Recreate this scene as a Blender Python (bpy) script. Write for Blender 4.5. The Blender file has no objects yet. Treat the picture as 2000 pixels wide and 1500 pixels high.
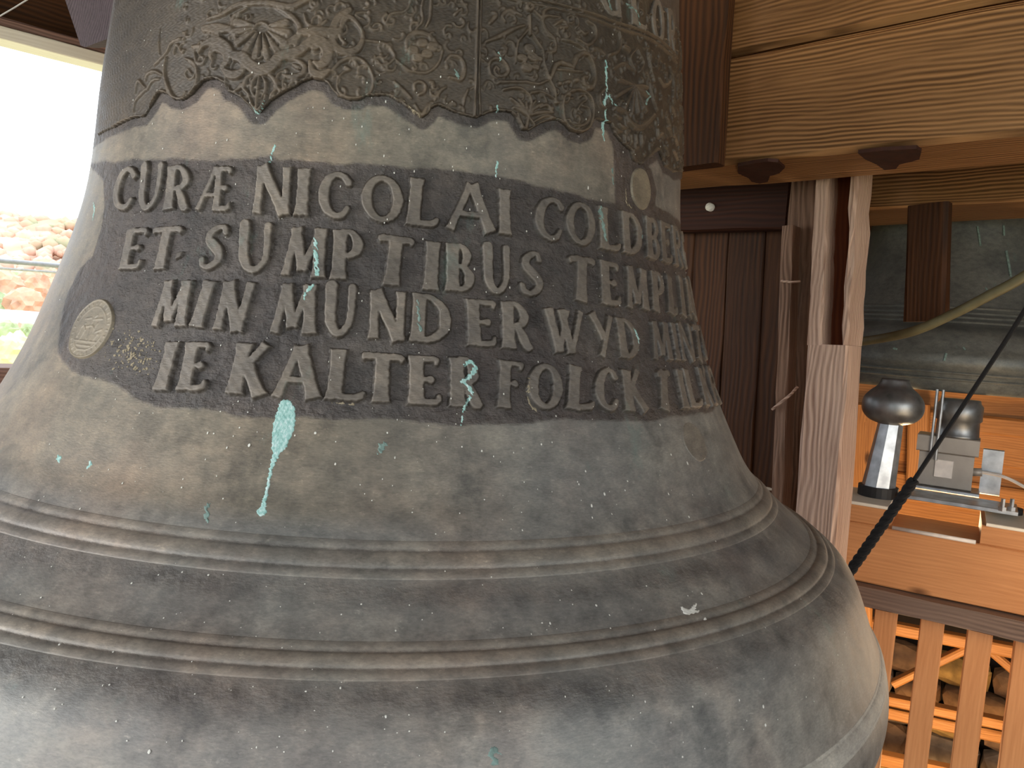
import bpy, bmesh, math, random
import numpy as np
from mathutils import Vector, Matrix
random.seed(7); rng = np.random.default_rng(7)
S = bpy.context.scene
COL = S.collection

# ------------------------------------------------------------------ camera
F_PX = 1485.4
PITCH, ROLL = -0.07248, 0.0716
_F = np.array([0, math.cos(PITCH), math.sin(PITCH)]); _R = np.array([1., 0, 0]); _U = np.cross(_R, _F)
_R2 = math.cos(ROLL)*_R + math.sin(ROLL)*_U; _U2 = -math.sin(ROLL)*_R + math.cos(ROLL)*_U
cam = bpy.data.cameras.new('camera'); camo = bpy.data.objects.new('camera', cam); COL.objects.link(camo)
cam.sensor_width = 36; cam.lens = F_PX/2000*36; cam.clip_start = .02; cam.clip_end = 600
camo.matrix_world = Matrix(((_R2[0], _U2[0], -_F[0], 0), (_R2[1], _U2[1], -_F[1], 0), (_R2[2], _U2[2], -_F[2], 0), (0, 0, 0, 1)))
S.camera = camo

# ------------------------------------------------------------------ world, exposure
W = bpy.data.worlds.new('sky'); S.world = W; W.use_nodes = True
bgn = W.node_tree.nodes['Background']; bgn.inputs[0].default_value = (.84, .92, 1, 1); bgn.inputs[1].default_value = 3.6
S.view_settings.view_transform = 'Standard'; S.view_settings.look = 'None'; S.view_settings.gamma = 1
S.view_settings.exposure = 0.0; S.view_settings.use_curve_mapping = False

def area_light(name, loc, target, sx, sy, power, col):
    l = bpy.data.lights.new(name, 'AREA'); l.shape = 'RECTANGLE'; l.size = sx; l.size_y = sy; l.energy = power; l.color = col
    o = bpy.data.objects.new(name, l); COL.objects.link(o); o.location = loc
    o.rotation_euler = (Vector(target)-Vector(loc)).to_track_quat('-Z', 'Y').to_euler(); return o
def point_light(name, loc, power, col, size=.05):
    l = bpy.data.lights.new(name, 'POINT'); l.energy = power; l.color = col; l.shadow_soft_size = size
    o = bpy.data.objects.new(name, l); COL.objects.link(o); o.location = loc; return o

# ------------------------------------------------------------------ pixel helpers (find a real point on a known surface)
def ray(x, y):
    return _F + (x-1000)/F_PX*_R2 - (y-750)/F_PX*_U2
def at_z(x, y, z):
    r = ray(x, y); return r*(z/r[2])
def at_d(x, y, d):
    r = ray(x, y); return r*(d/math.hypot(r[0], r[1]))
def on_plane(x, y, p, n):
    r = ray(x, y); return r*(np.dot(p, n)/np.dot(r, n))
ANG = math.radians(-42)
bdir = np.array([math.cos(ANG), math.sin(ANG), 0.]); adir = np.array([-math.sin(ANG), math.cos(ANG), 0.])
UP = np.array([0, 0, 1.])

BC = np.array([-.1899, 1.2])
c1 = at_d(1900, 640, 4.2)
area_light('window_daylight_rear', tuple(-2.2*adir - 1.9*bdir + np.array([0, 0, -.05])), (BC[0], BC[1], -.25), 2.0, 1.2, 72, (.97, .98, 1))
area_light('window_daylight_side', tuple(2.5*bdir - .2*adir + np.array([0, 0, .1])), (BC[0], BC[1], -.2), 1.6, 1.2, 17, (1, .98, .95))
point_light('warm_lamp_behind_frame', tuple(at_d(1830, 1010, 3.3)), 12, (1, .68, .38), .06)
point_light('warm_lamp_by_beam', tuple(at_d(1680, -420, 1.45)), 2.0, (1, .66, .36), .06)
point_light('warm_lamp_stair', tuple(at_d(2380, 1230, 2.1)), 11, (1, .74, .48), .3)
point_light('warm_lamp_below', tuple(at_d(1800, 1600, 3.3)), 80, (1, .66, .34), .08)

# ------------------------------------------------------------------ object helpers
def setp(o, label=None, cat=None, group=None, kind=None):
    if label: o['label'] = label
    if cat: o['category'] = cat
    if group: o['group'] = group
    if kind: o['kind'] = kind
    return o
def empty(name, loc, label=None, cat=None, group=None, kind=None):
    o = bpy.data.objects.new(name, None); COL.objects.link(o); o.location = tuple(loc); o.empty_display_size = .05
    return setp(o, label, cat, group, kind)
def link(name, me, mat=None, parent=None, smooth=False):
    o = bpy.data.objects.new(name, me); COL.objects.link(o)
    if mat is not None and not me.materials: me.materials.append(mat)
    if smooth: me.polygons.foreach_set('use_smooth', [True]*len(me.polygons))
    if parent is not None:
        o.parent = parent
        o.matrix_parent_inverse = Matrix.Translation(-Vector(parent.location)) if parent.type == 'EMPTY' else parent.matrix_world.inverted()
    return o
def mesh_np(name, V, Q):
    me = bpy.data.meshes.new(name); V = np.asarray(V, np.float32); Q = np.asarray(Q, np.int32)
    k = Q.shape[1]
    me.vertices.add(len(V)); me.vertices.foreach_set('co', V.ravel())
    me.loops.add(Q.size); me.loops.foreach_set('vertex_index', Q.ravel())
    me.polygons.add(len(Q)); me.polygons.foreach_set('loop_start', np.arange(0, Q.size, k, dtype=np.int32))
    me.update(calc_edges=True); me.validate(); return me

# ------------------------------------------------------------------ materials
def new_mat(name):
    m = bpy.data.materials.new(name); m.use_nodes = True; nt = m.node_tree; b = nt.nodes['Principled BSDF']; return m, nt, b
def N(nt, t, **kw):
    n = nt.nodes.new(t)
    for k, v in kw.items():
        if k.startswith('i_'): n.inputs[k[2:].replace('_', ' ')].default_value = v
        else: setattr(n, k, v)
    return n
def ramp(nt, fac, stops):
    r = nt.nodes.new('ShaderNodeValToRGB'); nt.links.new(fac, r.inputs[0]); e = r.color_ramp.elements
    while len(e) < len(stops): e.new(.5)
    for i, (p, c) in enumerate(stops):
        e[i].position = p; e[i].color = tuple(c)+(1,) if len(c) == 3 else c
    return r.outputs[0]
def mix(nt, fac, a, b, mode='MIX'):
    m = nt.nodes.new('ShaderNodeMix'); m.data_type = 'RGBA'; m.blend_type = mode
    for s, v in ((0, fac), (6, a), (7, b)):
        if hasattr(v, 'links') or hasattr(v, 'is_linked'): nt.links.new(v, m.inputs[s])
        else: m.inputs[s].default_value = v if s == 0 else (tuple(v)+(1,) if len(v) == 3 else v)
    return m.outputs[2]
def srgb(r, g, b):
    f = lambda c: ((c/255+.055)/1.055)**2.4 if c/255 > .04045 else c/255/12.92
    return (f(r), f(g), f(b))
def coords(nt, scale, kind='Object', loc=(0, 0, 0)):
    tc = nt.nodes.new('ShaderNodeTexCoord'); mp = nt.nodes.new('ShaderNodeMapping')
    mp.inputs['Scale'].default_value = scale; mp.inputs['Location'].default_value = loc
    nt.links.new(tc.outputs[kind], mp.inputs[0]); return mp.outputs[0]
def wood(name, dark, light, scale=1., rough=.65, bump=.35, knots=False, seed=0, grain=1.0, ring=.3):
    # grain runs along local X
    m, nt, b = new_mat(name); L = nt.links.new
    oi = nt.nodes.new('ShaderNodeObjectInfo')
    tc = nt.nodes.new('ShaderNodeTexCoord'); add = nt.nodes.new('ShaderNodeVectorMath'); add.operation = 'ADD'
    mul = nt.nodes.new('ShaderNodeVectorMath'); mul.operation = 'SCALE'; mul.inputs['Scale'].default_value = 17.3
    cmb = nt.nodes.new('ShaderNodeCombineXYZ'); L(oi.outputs['Random'], cmb.inputs[0]); L(oi.outputs['Random'], cmb.inputs[1]); L(oi.outputs['Random'], cmb.inputs[2])
    L(cmb.outputs[0], mul.inputs[0]); L(tc.outputs['Object'], add.inputs[0]); L(mul.outputs[0], add.inputs[1])
    def mp(sc):
        q = nt.nodes.new('ShaderNodeMapping'); q.inputs['Scale'].default_value = sc; L(add.outputs[0], q.inputs[0]); return q.outputs[0]
    warp = N(nt, 'ShaderNodeTexNoise', i_Scale=1.0, i_Detail=3.0); L(mp((1.0*scale, 4.2*scale, 4.2*scale)), warp.inputs['Vector'])
    wv = nt.nodes.new('ShaderNodeMath'); wv.operation = 'MULTIPLY_ADD'; L(warp.outputs['Fac'], wv.inputs[0]); wv.inputs[1].default_value = 52*grain
    sx = nt.nodes.new('ShaderNodeVectorMath'); sx.operation = 'DOT_PRODUCT'; L(add.outputs[0], sx.inputs[0]); sx.inputs[1].default_value = (6, 400*scale, 520*scale); L(sx.outputs['Value'], wv.inputs[2])
    sn = nt.nodes.new('ShaderNodeMath'); sn.operation = 'SINE'; L(wv.outputs[0], sn.inputs[0])
    mr = nt.nodes.new('ShaderNodeMapRange'); L(sn.outputs[0], mr.inputs[0]); mr.inputs[1].default_value = -1; mr.inputs[2].default_value = 1
    fib = N(nt, 'ShaderNodeTexNoise', i_Scale=1.0, i_Detail=5.0, i_Roughness=.65); L(mp((5*scale, 110*scale, 110*scale)), fib.inputs['Vector'])
    big = N(nt, 'ShaderNodeTexNoise', i_Scale=1.0, i_Detail=3.0); L(mp((1.5*scale, 4*scale, 4*scale)), big.inputs['Vector'])
    rm = N(nt, 'ShaderNodeTexNoise', i_Scale=1.0, i_Detail=2.0); L(mp((2.2, 9, 9)), rm.inputs['Vector'])
    rmx = nt.nodes.new('ShaderNodeMapRange'); L(rm.outputs['Fac'], rmx.inputs[0]); rmx.inputs[1].default_value = .35; rmx.inputs[2].default_value = .65; rmx.inputs[3].default_value = 1-ring*.5; rmx.inputs[4].default_value = 1-ring*1.6
    g = mix(nt, rmx.outputs[0], mr.outputs[0], fib.outputs['Fac'])
    g2 = mix(nt, .35, g, big.outputs['Fac'])
    c = ramp(nt, g2, [(.28, dark), (.5, tuple((d+l)/2 for d, l in zip(dark, light))), (.72, light)])
    if knots:
        vo = N(nt, 'ShaderNodeTexVoronoi', i_Scale=1.0); L(mp((3.0, 7.0, 7.0)), vo.inputs['Vector'])
        k = ramp(nt, vo.outputs['Distance'], [(.05, (1, 1, 1)), (.12, (0, 0, 0))])
        c = mix(nt, k, c, tuple(x*.35 for x in dark))
    L(c, b.inputs['Base Color']); b.inputs['Roughness'].default_value = rough; b.inputs['Specular IOR Level'].default_value = .3
    bp = nt.nodes.new('ShaderNodeBump'); bp.inputs['Strength'].default_value = bump; bp.inputs['Distance'].default_value = .004
    L(g, bp.inputs['Height']); L(bp.outputs[0], b.inputs['Normal'])
    return m
def plain(name, col, rough=.5, metal=0., var=.15, scale=30, bump=.1):
    m, nt, b = new_mat(name); L = nt.links.new
    n = N(nt, 'ShaderNodeTexNoise', i_Scale=float(scale), i_Detail=5.0); L(coords(nt, (1, 1, 1)), n.inputs['Vector'])
    c = ramp(nt, n.outputs['Fac'], [(.3, tuple(x*(1-var) for x in col)), (.7, tuple(min(1, x*(1+var)) for x in col))])
    L(c, b.inputs['Base Color']); b.inputs['Roughness'].default_value = rough; b.inputs['Metallic'].default_value = metal
    bp = nt.nodes.new('ShaderNodeBump'); bp.inputs['Strength'].default_value = bump; bp.inputs['Distance'].default_value = .003
    L(n.outputs['Fac'], bp.inputs['Height']); L(bp.outputs[0], b.inputs['Normal']); return m

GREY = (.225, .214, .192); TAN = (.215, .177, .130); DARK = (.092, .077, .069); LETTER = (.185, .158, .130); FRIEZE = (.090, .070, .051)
def bronze(name, use_mask=False, col=GREY, rough=.5, metal=.2, bump=.5, greens=.5, grime_shade=None):
    m, nt, b = new_mat(name); L = nt.links.new
    big = N(nt, 'ShaderNodeTexNoise', i_Scale=7.0, i_Detail=6.0, i_Roughness=.6); L(coords(nt, (1, 1, 1.6)), big.inputs['Vector'])
    mid = N(nt, 'ShaderNodeTexNoise', i_Scale=42.0, i_Detail=6.0, i_Roughness=.65); L(coords(nt, (1, 1, 1.8)), mid.inputs['Vector'])
    fine = N(nt, 'ShaderNodeTexNoise', i_Scale=420.0, i_Detail=4.0, i_Roughness=.7); L(coords(nt, (.5, .5, 1.6)), fine.inputs['Vector'])
    c = col
    if use_mask:
        at = nt.nodes.new('ShaderNodeAttribute'); at.attribute_name = 'patina_shade'; sp = nt.nodes.new('ShaderNodeSeparateColor'); L(at.outputs['Color'], sp.inputs[0])
        c = mix(nt, sp.outputs[0], GREY, TAN)
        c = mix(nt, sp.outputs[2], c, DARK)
        c = mix(nt, sp.outputs[1], c, (.26, .222, .178))
    if grime_shade:
        wa = nt.nodes.new('ShaderNodeAttribute'); wa.attribute_name = 'grime_shade'
        c = mix(nt, 1., col, ramp(nt, wa.outputs['Fac'], grime_shade), 'MULTIPLY')  # low relief darkened: recess shade painted in along with grime
    if use_mask:
        hn = N(nt, 'ShaderNodeTexNoise', i_Scale=5.0, i_Detail=5.0, i_Roughness=.6); L(coords(nt, (1, 1, .7), loc=(9, 2, 4)), hn.inputs['Vector'])
        c = mix(nt, 1., c, ramp(nt, hn.outputs['Fac'], [(.33, (.94, .985, 1.0)), (.5, (1, 1, 1)), (.66, (1.09, .99, .95))]), 'MULTIPLY')
        sc = N(nt, 'ShaderNodeTexNoise', i_Scale=95.0, i_Detail=5.0, i_Roughness=.75); L(coords(nt, (1, 1, 2.2), loc=(4, 4, 1)), sc.inputs['Vector'])
        c = mix(nt, 1., c, ramp(nt, sc.outputs['Fac'], [(.60, (1, 1, 1)), (.72, (1.55, 1.53, 1.48))]), 'MULTIPLY')
        st = N(nt, 'ShaderNodeTexNoise', i_Scale=16.0, i_Detail=6.0, i_Roughness=.7); L(coords(nt, (1, 1, .8), loc=(1, 7, 2)), st.inputs['Vector'])
        c = mix(nt, 1., c, ramp(nt, st.outputs['Fac'], [(.34, (.66, .67, .68)), (.46, (1, 1, 1))]), 'MULTIPLY')
    if use_mask:
        vs = N(nt, 'ShaderNodeTexNoise', i_Scale=1.0, i_Detail=3.0); L(coords(nt, (34, 34, 3.0)), vs.inputs['Vector'])
        c = mix(nt, 1., c, ramp(nt, vs.outputs['Fac'], [(.35, (.86, .87, .88)), (.65, (1.1, 1.09, 1.08))]), 'MULTIPLY')
    v1 = ramp(nt, big.outputs['Fac'], [(.3, (.74, .75, .78)), (.7, (1.2, 1.18, 1.14))])
    v2 = ramp(nt, mid.outputs['Fac'], [(.3, (.72, .72, .73)), (.5, (1, 1, 1)), (.72, (1.3, 1.27, 1.23))])
    v3 = ramp(nt, fine.outputs['Fac'], [(.3, (.78, .78, .78)), (.7, (1.25, 1.23, 1.2))])
    c = mix(nt, 1., c, v1, 'MULTIPLY'); c = mix(nt, 1., c, v2, 'MULTIPLY'); c = mix(nt, .8, c, v3, 'MULTIPLY')
    gn = N(nt, 'ShaderNodeTexNoise', i_Scale=11.0, i_Detail=7.0, i_Roughness=.72); L(coords(nt, (1.6, 1.6, .55), loc=(3, 1, 5)), gn.inputs['Vector'])
    gf = ramp(nt, gn.outputs['Fac'], [(.62, (0, 0, 0)), (.80, (greens,)*3)])
    c = mix(nt, gf, c, (.16, .26, .22))
    L(c, b.inputs['Base Color'])
    rr = nt.nodes.new('ShaderNodeMapRange'); L(mid.outputs['Fac'], rr.inputs[0]); rr.inputs[3].default_value = rough-.12; rr.inputs[4].default_value = rough+.15
    L(rr.outputs[0], b.inputs['Roughness']); b.inputs['Metallic'].default_value = metal
    hs = mix(nt, .5, mid.outputs['Fac'], fine.outputs['Fac'])
    bp = nt.nodes.new('ShaderNodeBump'); bp.inputs['Distance'].default_value = .0022; bp.inputs['Strength'].default_value = bump
    if use_mask:
        mm = nt.nodes.new('ShaderNodeMapRange'); L(sp.outputs[2], mm.inputs[0]); mm.inputs[3].default_value = bump*.45; mm.inputs[4].default_value = bump*2.2
        L(mm.outputs[0], bp.inputs['Strength'])
    L(hs, bp.inputs['Height']); L(bp.outputs[0], b.inputs['Normal'])
    if use_mask:
        pn = N(nt, 'ShaderNodeTexNoise', i_Scale=75.0, i_Detail=3.0, i_Roughness=.55); L(coords(nt, (1, 1, 1)), pn.inputs['Vector'])
        b2 = nt.nodes.new('ShaderNodeBump'); b2.inputs['Distance'].default_value = .006
        m2 = nt.nodes.new('ShaderNodeMapRange'); L(sp.outputs[2], m2.inputs[0]); m2.inputs[3].default_value = .0; m2.inputs[4].default_value = .75
        L(m2.outputs[0], b2.inputs['Strength']); L(pn.outputs['Fac'], b2.inputs['Height']); L(bp.outputs[0], b2.inputs['Normal']); L(b2.outputs[0], b.inputs['Normal'])
    return m
M_BODY = bronze('bronze_body', True)
M_LET = bronze('bronze_letter', col=LETTER, bump=.4, grime_shade=[(.0, (.34, .33, .33)), (.45, (.42, .41, .41)), (.8, (.92, .92, .92)), (.95, (1.05, 1.05, 1.05))])  # sides and skirt darkened: grime plus painted edge shade
M_FRZ = bronze('bronze_frieze', col=FRIEZE, bump=.5, greens=.9, rough=.48, grime_shade=[(.0, (.4, .4, .4)), (.30, (.5, .52, .54)), (.42, (.80, .79, .77)), (.65, (1.0, .98, .95)), (.95, (1.22, 1.18, 1.12))])
M_RING = bronze('bronze_ring', col=(.215, .193, .160), bump=.35)
M_MED = bronze('bronze_medal', col=(.22, .185, .135), bump=.3, greens=.2)
M_BELL2 = bronze('bronze_second', col=(.135, .14, .125), bump=.3, greens=1.0, rough=.42)
M_VERD, nt, b = new_mat('verdigris'); L = nt.links.new
n_ = N(nt, 'ShaderNodeTexNoise', i_Scale=1.0, i_Detail=6.0, i_Roughness=.7); L(coords(nt, (420, 420, 130)), n_.inputs['Vector'])
L(ramp(nt, n_.outputs['Fac'], [(.3, (.16, .34, .30)), (.5, (.34, .55, .50)), (.68, (.66, .74, .72))]), b.inputs['Base Color']); b.inputs['Roughness'].default_value = .85
M_VERD2 = plain('verdigris_faint', (.19, .27, .235), .85, 0, .3, 150, .5)
M_LIME = plain('lime_speck', (.72, .70, .62), .8, 0, .1, 100, .2)
M_OCHRE = plain('ochre_crust', (.30, .245, .16), .9, 0, .3, 200, .8)

# ------------------------------------------------------------------ bell profile
PZ = np.array([-.56, -.54, -.50, -.47, -.44, -.41, -.385, -.36, -.335, -.31, -.285, -.267, -.25, -.233, -.2145, -.2, -.18, -.14, -.1, -.06, 0, .06, .14, .26, .40, .52, .60])
PR = np.array([.672, .684, .7005, .7160, .7350, .7385, .7330, .7200, .7100, .7000, .6860, .6655, .6345, .6120, .5895, .5725, .5532, .5286, .5084, .4902, .4687, .4491, .4289, .4178, .403, .392, .378])
def nat_spline(x, y):
    n = len(x); h = np.diff(x); A = np.zeros((n, n)); b = np.zeros(n); A[0, 0] = A[-1, -1] = 1
    for i in range(1, n-1):
        A[i, i-1] = h[i-1]; A[i, i] = 2*(h[i-1]+h[i]); A[i, i+1] = h[i]; b[i] = 6*((y[i+1]-y[i])/h[i]-(y[i]-y[i-1])/h[i-1])
    M = np.linalg.solve(A, b)
    def f(q):
        q = np.clip(q, x[0], x[-1]); i = np.clip(np.searchsorted(x, q)-1, 0, n-2); a = (x[i+1]-q)/h[i]; c = (q-x[i])/h[i]
        return a*y[i]+c*y[i+1]+((a**3-a)*M[i]+(c**3-c)*M[i+1])*h[i]**2/6
    return f
rz = nat_spline(PZ, PR)
ZT = np.linspace(-.56, .60, 6001); RT = rz(ZT)
ST = np.concatenate([[0], np.cumsum(np.hypot(np.diff(ZT), np.diff(RT)))])
DR = np.gradient(RT, ST); DZ = np.gradient(ZT, ST)
PHI0 = math.atan2(-BC[1], -BC[0])
def s_of_z(z): return np.interp(z, ZT, ST)
def bell_pos(th, s, h=0.):
    r = np.interp(s, ST, RT); z = np.interp(s, ST, ZT); dr = np.interp(s, ST, DR); dz = np.interp(s, ST, DZ)
    L = np.hypot(dr, dz); dr, dz = dr/L, dz/L
    rr = r+h*dz; zz = z-h*dr; ph = PHI0+th
    return np.stack([BC[0]+rr*np.cos(ph), BC[1]+rr*np.sin(ph), zz], -1)
TT = np.linspace(.35, 1.45, 1500)
def unproj(P):
    """pixel list -> (theta, s, metres per pixel) on the bell's surface"""
    P = np.atleast_2d(np.asarray(P, float))
    d = _F[None]+((P[:, 0]-1000)/F_PX)[:, None]*_R2-((P[:, 1]-750)/F_PX)[:, None]*_U2
    X = d[:, None, :]*TT[None, :, None]
    g = np.hypot(X[..., 0]-BC[0], X[..., 1]-BC[1])-np.interp(X[..., 2], ZT, RT)
    neg = g < 0; has = neg.any(1); idx = np.maximum(np.where(has, neg.argmax(1), g.argmin(1)), 1); j = np.arange(len(P))
    g0, g1 = g[j, idx-1], g[j, idx]; u = np.where(has, g0/np.where(has, g0-g1, 1), 0); t = TT[idx-1]+u*(TT[1]-TT[0])
    X = d*t[:, None]; th = np.arctan2(X[:, 1]-BC[1], X[:, 0]-BC[0])-PHI0; th = (th+np.pi) % (2*np.pi)-np.pi
    return th, s_of_z(X[:, 2]), t/F_PX
RREF = .46

# ---------------- signed distances in the chart (x = RREF*theta, y = s), metres
def wob(x, y, amp, f, ph):
    return amp*(np.sin(f*x+ph)*np.sin(f*.83*y+1.7*ph)+.6*np.sin(1.9*f*y+2.1*f*x+ph*3.1))
def catmull(P, k=6, closed=False):
    P = np.asarray(P, float); n = len(P)
    if n < 3: return P
    E = np.vstack([P[-1], P, P[0], P[1]]) if closed else np.vstack([2*P[0]-P[1], P, 2*P[-1]-P[-2]])
    out = []
    for i in range(1, len(E)-2):
        a, b, c, d = E[i-1:i+3]
        for t in np.linspace(0, 1, k, endpoint=False):
            out.append(.5*((2*b)+(-a+c)*t+(2*a-5*b+4*c-d)*t*t+(-a+3*b-3*c+d)*t**3))
    if not closed: out.append(P[-1])
    else: out.append(P[0])
    return np.array(out)
def sd_stroke(X, Y, pts, wid, flat=False):
    """pts (n,2), wid (n,) full widths"""
    D = np.full(X.shape, 1e3)
    for i in range(len(pts)-1):
        ax, ay = pts[i]; bx, by = pts[i+1]; dx, dy = bx-ax, by-ay; L2 = dx*dx+dy*dy+1e-12
        t = np.clip(((X-ax)*dx+(Y-ay)*dy)/L2, 0, 1)
        D = np.minimum(D, np.hypot(X-ax-t*dx, Y-ay-t*dy)-(wid[i]+(wid[i+1]-wid[i])*t)/2)
    if flat:
        for e, q in ((0, 1), (-1, -2)):
            v = np.array(pts[e])-np.array(pts[q]); v = v/(np.linalg.norm(v)+1e-12)
            D = np.maximum(D, (X-pts[e][0])*v[0]+(Y-pts[e][1])*v[1])
    return D
def sd_poly(X, Y, P):
    P = np.asarray(P); D = np.full(X.shape, 1e6); ins = np.zeros(X.shape, bool); n = len(P)
    for i in range(n):
        ax, ay = P[i]; bx, by = P[(i+1) % n]; dx, dy = bx-ax, by-ay; L2 = dx*dx+dy*dy+1e-14
        t = np.clip(((X-ax)*dx+(Y-ay)*dy)/L2, 0, 1); D = np.minimum(D, (X-ax-t*dx)**2+(Y-ay-t*dy)**2)
        c = ((ay > Y) != (by > Y)) & (X < (bx-ax)*(Y-ay)/(by-ay+1e-14)+ax); ins ^= c
    D = np.sqrt(D); return np.where(ins, -D, D)
def chart(P):
    th, s, m = unproj(P); return np.stack([th*RREF, s], -1), m
def smooth01(t): t = np.clip(t, 0, 1); return t*t*(3-2*t)

def relief_mesh(name, x0, x1, y0, y1, cell, hfun):
    nx = max(3, int((x1-x0)/cell)+1); ny = max(3, int((y1-y0)/cell)+1)
    X, Y = np.meshgrid(np.linspace(x0, x1, nx), np.linspace(y0, y1, ny)); H = hfun(X, Y)
    V = bell_pos(X.ravel()/RREF, Y.ravel(), H.ravel())
    id_ = np.arange(nx*ny).reshape(ny, nx); keep = H > -.00055
    k = keep[:-1, :-1] | keep[1:, :-1] | keep[:-1, 1:] | keep[1:, 1:]
    Q = np.stack([id_[:-1, :-1][k], id_[:-1, 1:][k], id_[1:, 1:][k], id_[1:, :-1][k]], -1)
    if len(Q) == 0: return None
    u, inv = np.unique(Q, return_inverse=True); me = mesh_np(name, V[u], inv.reshape(Q.shape))
    wv = np.clip(H.ravel()[u]/.0052, 0, 1).astype(np.float32); ca = me.color_attributes.new('grime_shade', 'FLOAT_COLOR', 'POINT')  # relief height, drives the painted darkening
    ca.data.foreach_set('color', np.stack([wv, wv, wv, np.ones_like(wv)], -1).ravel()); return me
def edge_h(sd, H, edge=.0016):
    return np.where(sd > .0012, -.0012, -.0006+(H+.0006)*smooth01((-sd+.0004)/edge))

# ------------------------------------------------------------------ the bell
bell = empty('church_bell', (BC[0], BC[1], -.56), 'huge grey-brown bronze bell with raised Latin inscription filling the foreground', 'bell')

# patina masks and painted frieze-edge shadow, drawn as outlines on the surface
FR_RIM = [(225, 250), (262, 232), (285, 228), (300, 205), (315, 182), (330, 185), (342, 196), (360, 197), (378, 186), (400, 160), (422, 155), (441, 164), (447, 180), (473, 192), (487, 207), (497, 221), (510, 222), (530, 200), (555, 183), (580, 170), (595, 160), (613, 156), (640, 163), (648, 174), (661, 190), (680, 197), (700, 198), (715, 190), (740, 188), (760, 189), (780, 201), (800, 214), (815, 226), (824, 232), (838, 222), (842, 213), (857, 207), (880, 218), (900, 225), (930, 232), (952, 222), (970, 218), (997, 221), (1006, 232), (1017, 255), (1030, 257), (1053, 243), (1073, 236), (1089, 236), (1100, 245), (1112, 257), (1130, 263), (1147, 256), (1154, 241), (1161, 234), (1176, 238), (1190, 243), (1197, 262), (1214, 282), (1228, 294), (1233, 313), (1249, 322), (1271, 303), (1284, 294), (1296, 325), (1315, 337), (1328, 335)]
rimc, _ = chart(FR_RIM)
FR_TOP = s_of_z(.47)
frieze_poly = np.vstack([rimc, [[rimc[-1, 0]+.10, rimc[-1, 1]], [rimc[-1, 0]+.10, FR_TOP], [rimc[0, 0]-.12, FR_TOP], [rimc[0, 0]-.12, rimc[0, 1]]]])
PANEL = [(178, 322), (240, 314), (440, 313), (500, 309), (530, 300), (545, 313), (700, 320), (830, 330), (930, 336), (1050, 362), (1130, 383), (1203, 399), (1196, 300), (1192, 262), (1232, 300), (1236, 330), (1262, 322), (1272, 330), (1283, 372), (1280, 400), (1300, 412), (1329, 440), (1345, 540), (1380, 700), (1404, 790), (1300, 818), (1100, 822), (1000, 826), (900, 830), (750, 822), (600, 814), (450, 812), (400, 803), (300, 792), (262, 775), (230, 750), (190, 738), (150, 735), (130, 720), (113, 690), (115, 650), (122, 600), (132, 570), (152, 530), (180, 500), (197, 450), (206, 400), (202, 350)]
panelc, _ = chart(PANEL)
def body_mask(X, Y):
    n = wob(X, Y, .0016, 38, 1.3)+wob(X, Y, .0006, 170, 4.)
    d1 = sd_poly(X, Y, frieze_poly)-.0098+n*.6; d2 = sd_poly(X, Y, panelc)+n  # frieze outline widened: shadow under its raised edge painted dark
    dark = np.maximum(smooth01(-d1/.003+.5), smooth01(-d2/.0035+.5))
    xf = smooth01((.20-X)/.30)
    low = smooth01((Y-s_of_z(-.19))/.03)
    tan = xf*low; band = (Y > s_of_z(.10)) & (Y < s_of_z(.30)); tan = np.where(band, np.maximum(tan, .75*smooth01((.45-X)/.25)), tan)
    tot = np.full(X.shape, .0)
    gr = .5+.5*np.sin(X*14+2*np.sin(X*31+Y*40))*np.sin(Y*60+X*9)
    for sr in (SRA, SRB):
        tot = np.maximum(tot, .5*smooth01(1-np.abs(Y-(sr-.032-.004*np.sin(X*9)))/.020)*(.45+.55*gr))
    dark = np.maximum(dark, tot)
    crust = np.zeros_like(X)
    for sr in (SRA, SRB): crust = np.maximum(crust, .55*smooth01(1-np.abs(Y-sr+.002)/.020))
    crust *= (1-dark)
    return np.clip(tan, 0, 1)*.9, crust, dark
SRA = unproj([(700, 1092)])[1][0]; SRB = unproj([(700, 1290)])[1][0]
s_lo, s_hi = s_of_z(-.555), s_of_z(.598)
def lin(a, b, d): return np.linspace(a, b, max(2, int(round((b-a)/d))+1))
SV = np.unique(np.concatenate([lin(s_lo, s_of_z(-.47), .006), lin(s_of_z(-.47), s_of_z(.40), .0021), lin(s_of_z(.40), s_hi, .01)]))
THf = 1.38; TV = np.concatenate([np.linspace(-THf, THf, 600), np.linspace(THf, 2*np.pi-THf, 110)[1:-1]])
Xg, Yg = np.meshgrid(TV, SV); V = bell_pos(Xg.ravel(), Yg.ravel()).reshape(len(SV), len(TV), 3)
# slight unevenness of the casting
ny, nx = len(SV), len(TV); id_ = np.arange(nx*ny).reshape(ny, nx); nxt = np.roll(id_, -1, 1)
Q = np.stack([id_[:-1].ravel(), nxt[:-1].ravel(), nxt[1:].ravel(), id_[1:].ravel()], -1)
Vv = [V.reshape(-1, 3)]; Qs = [Q]; off = nx*ny
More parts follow.
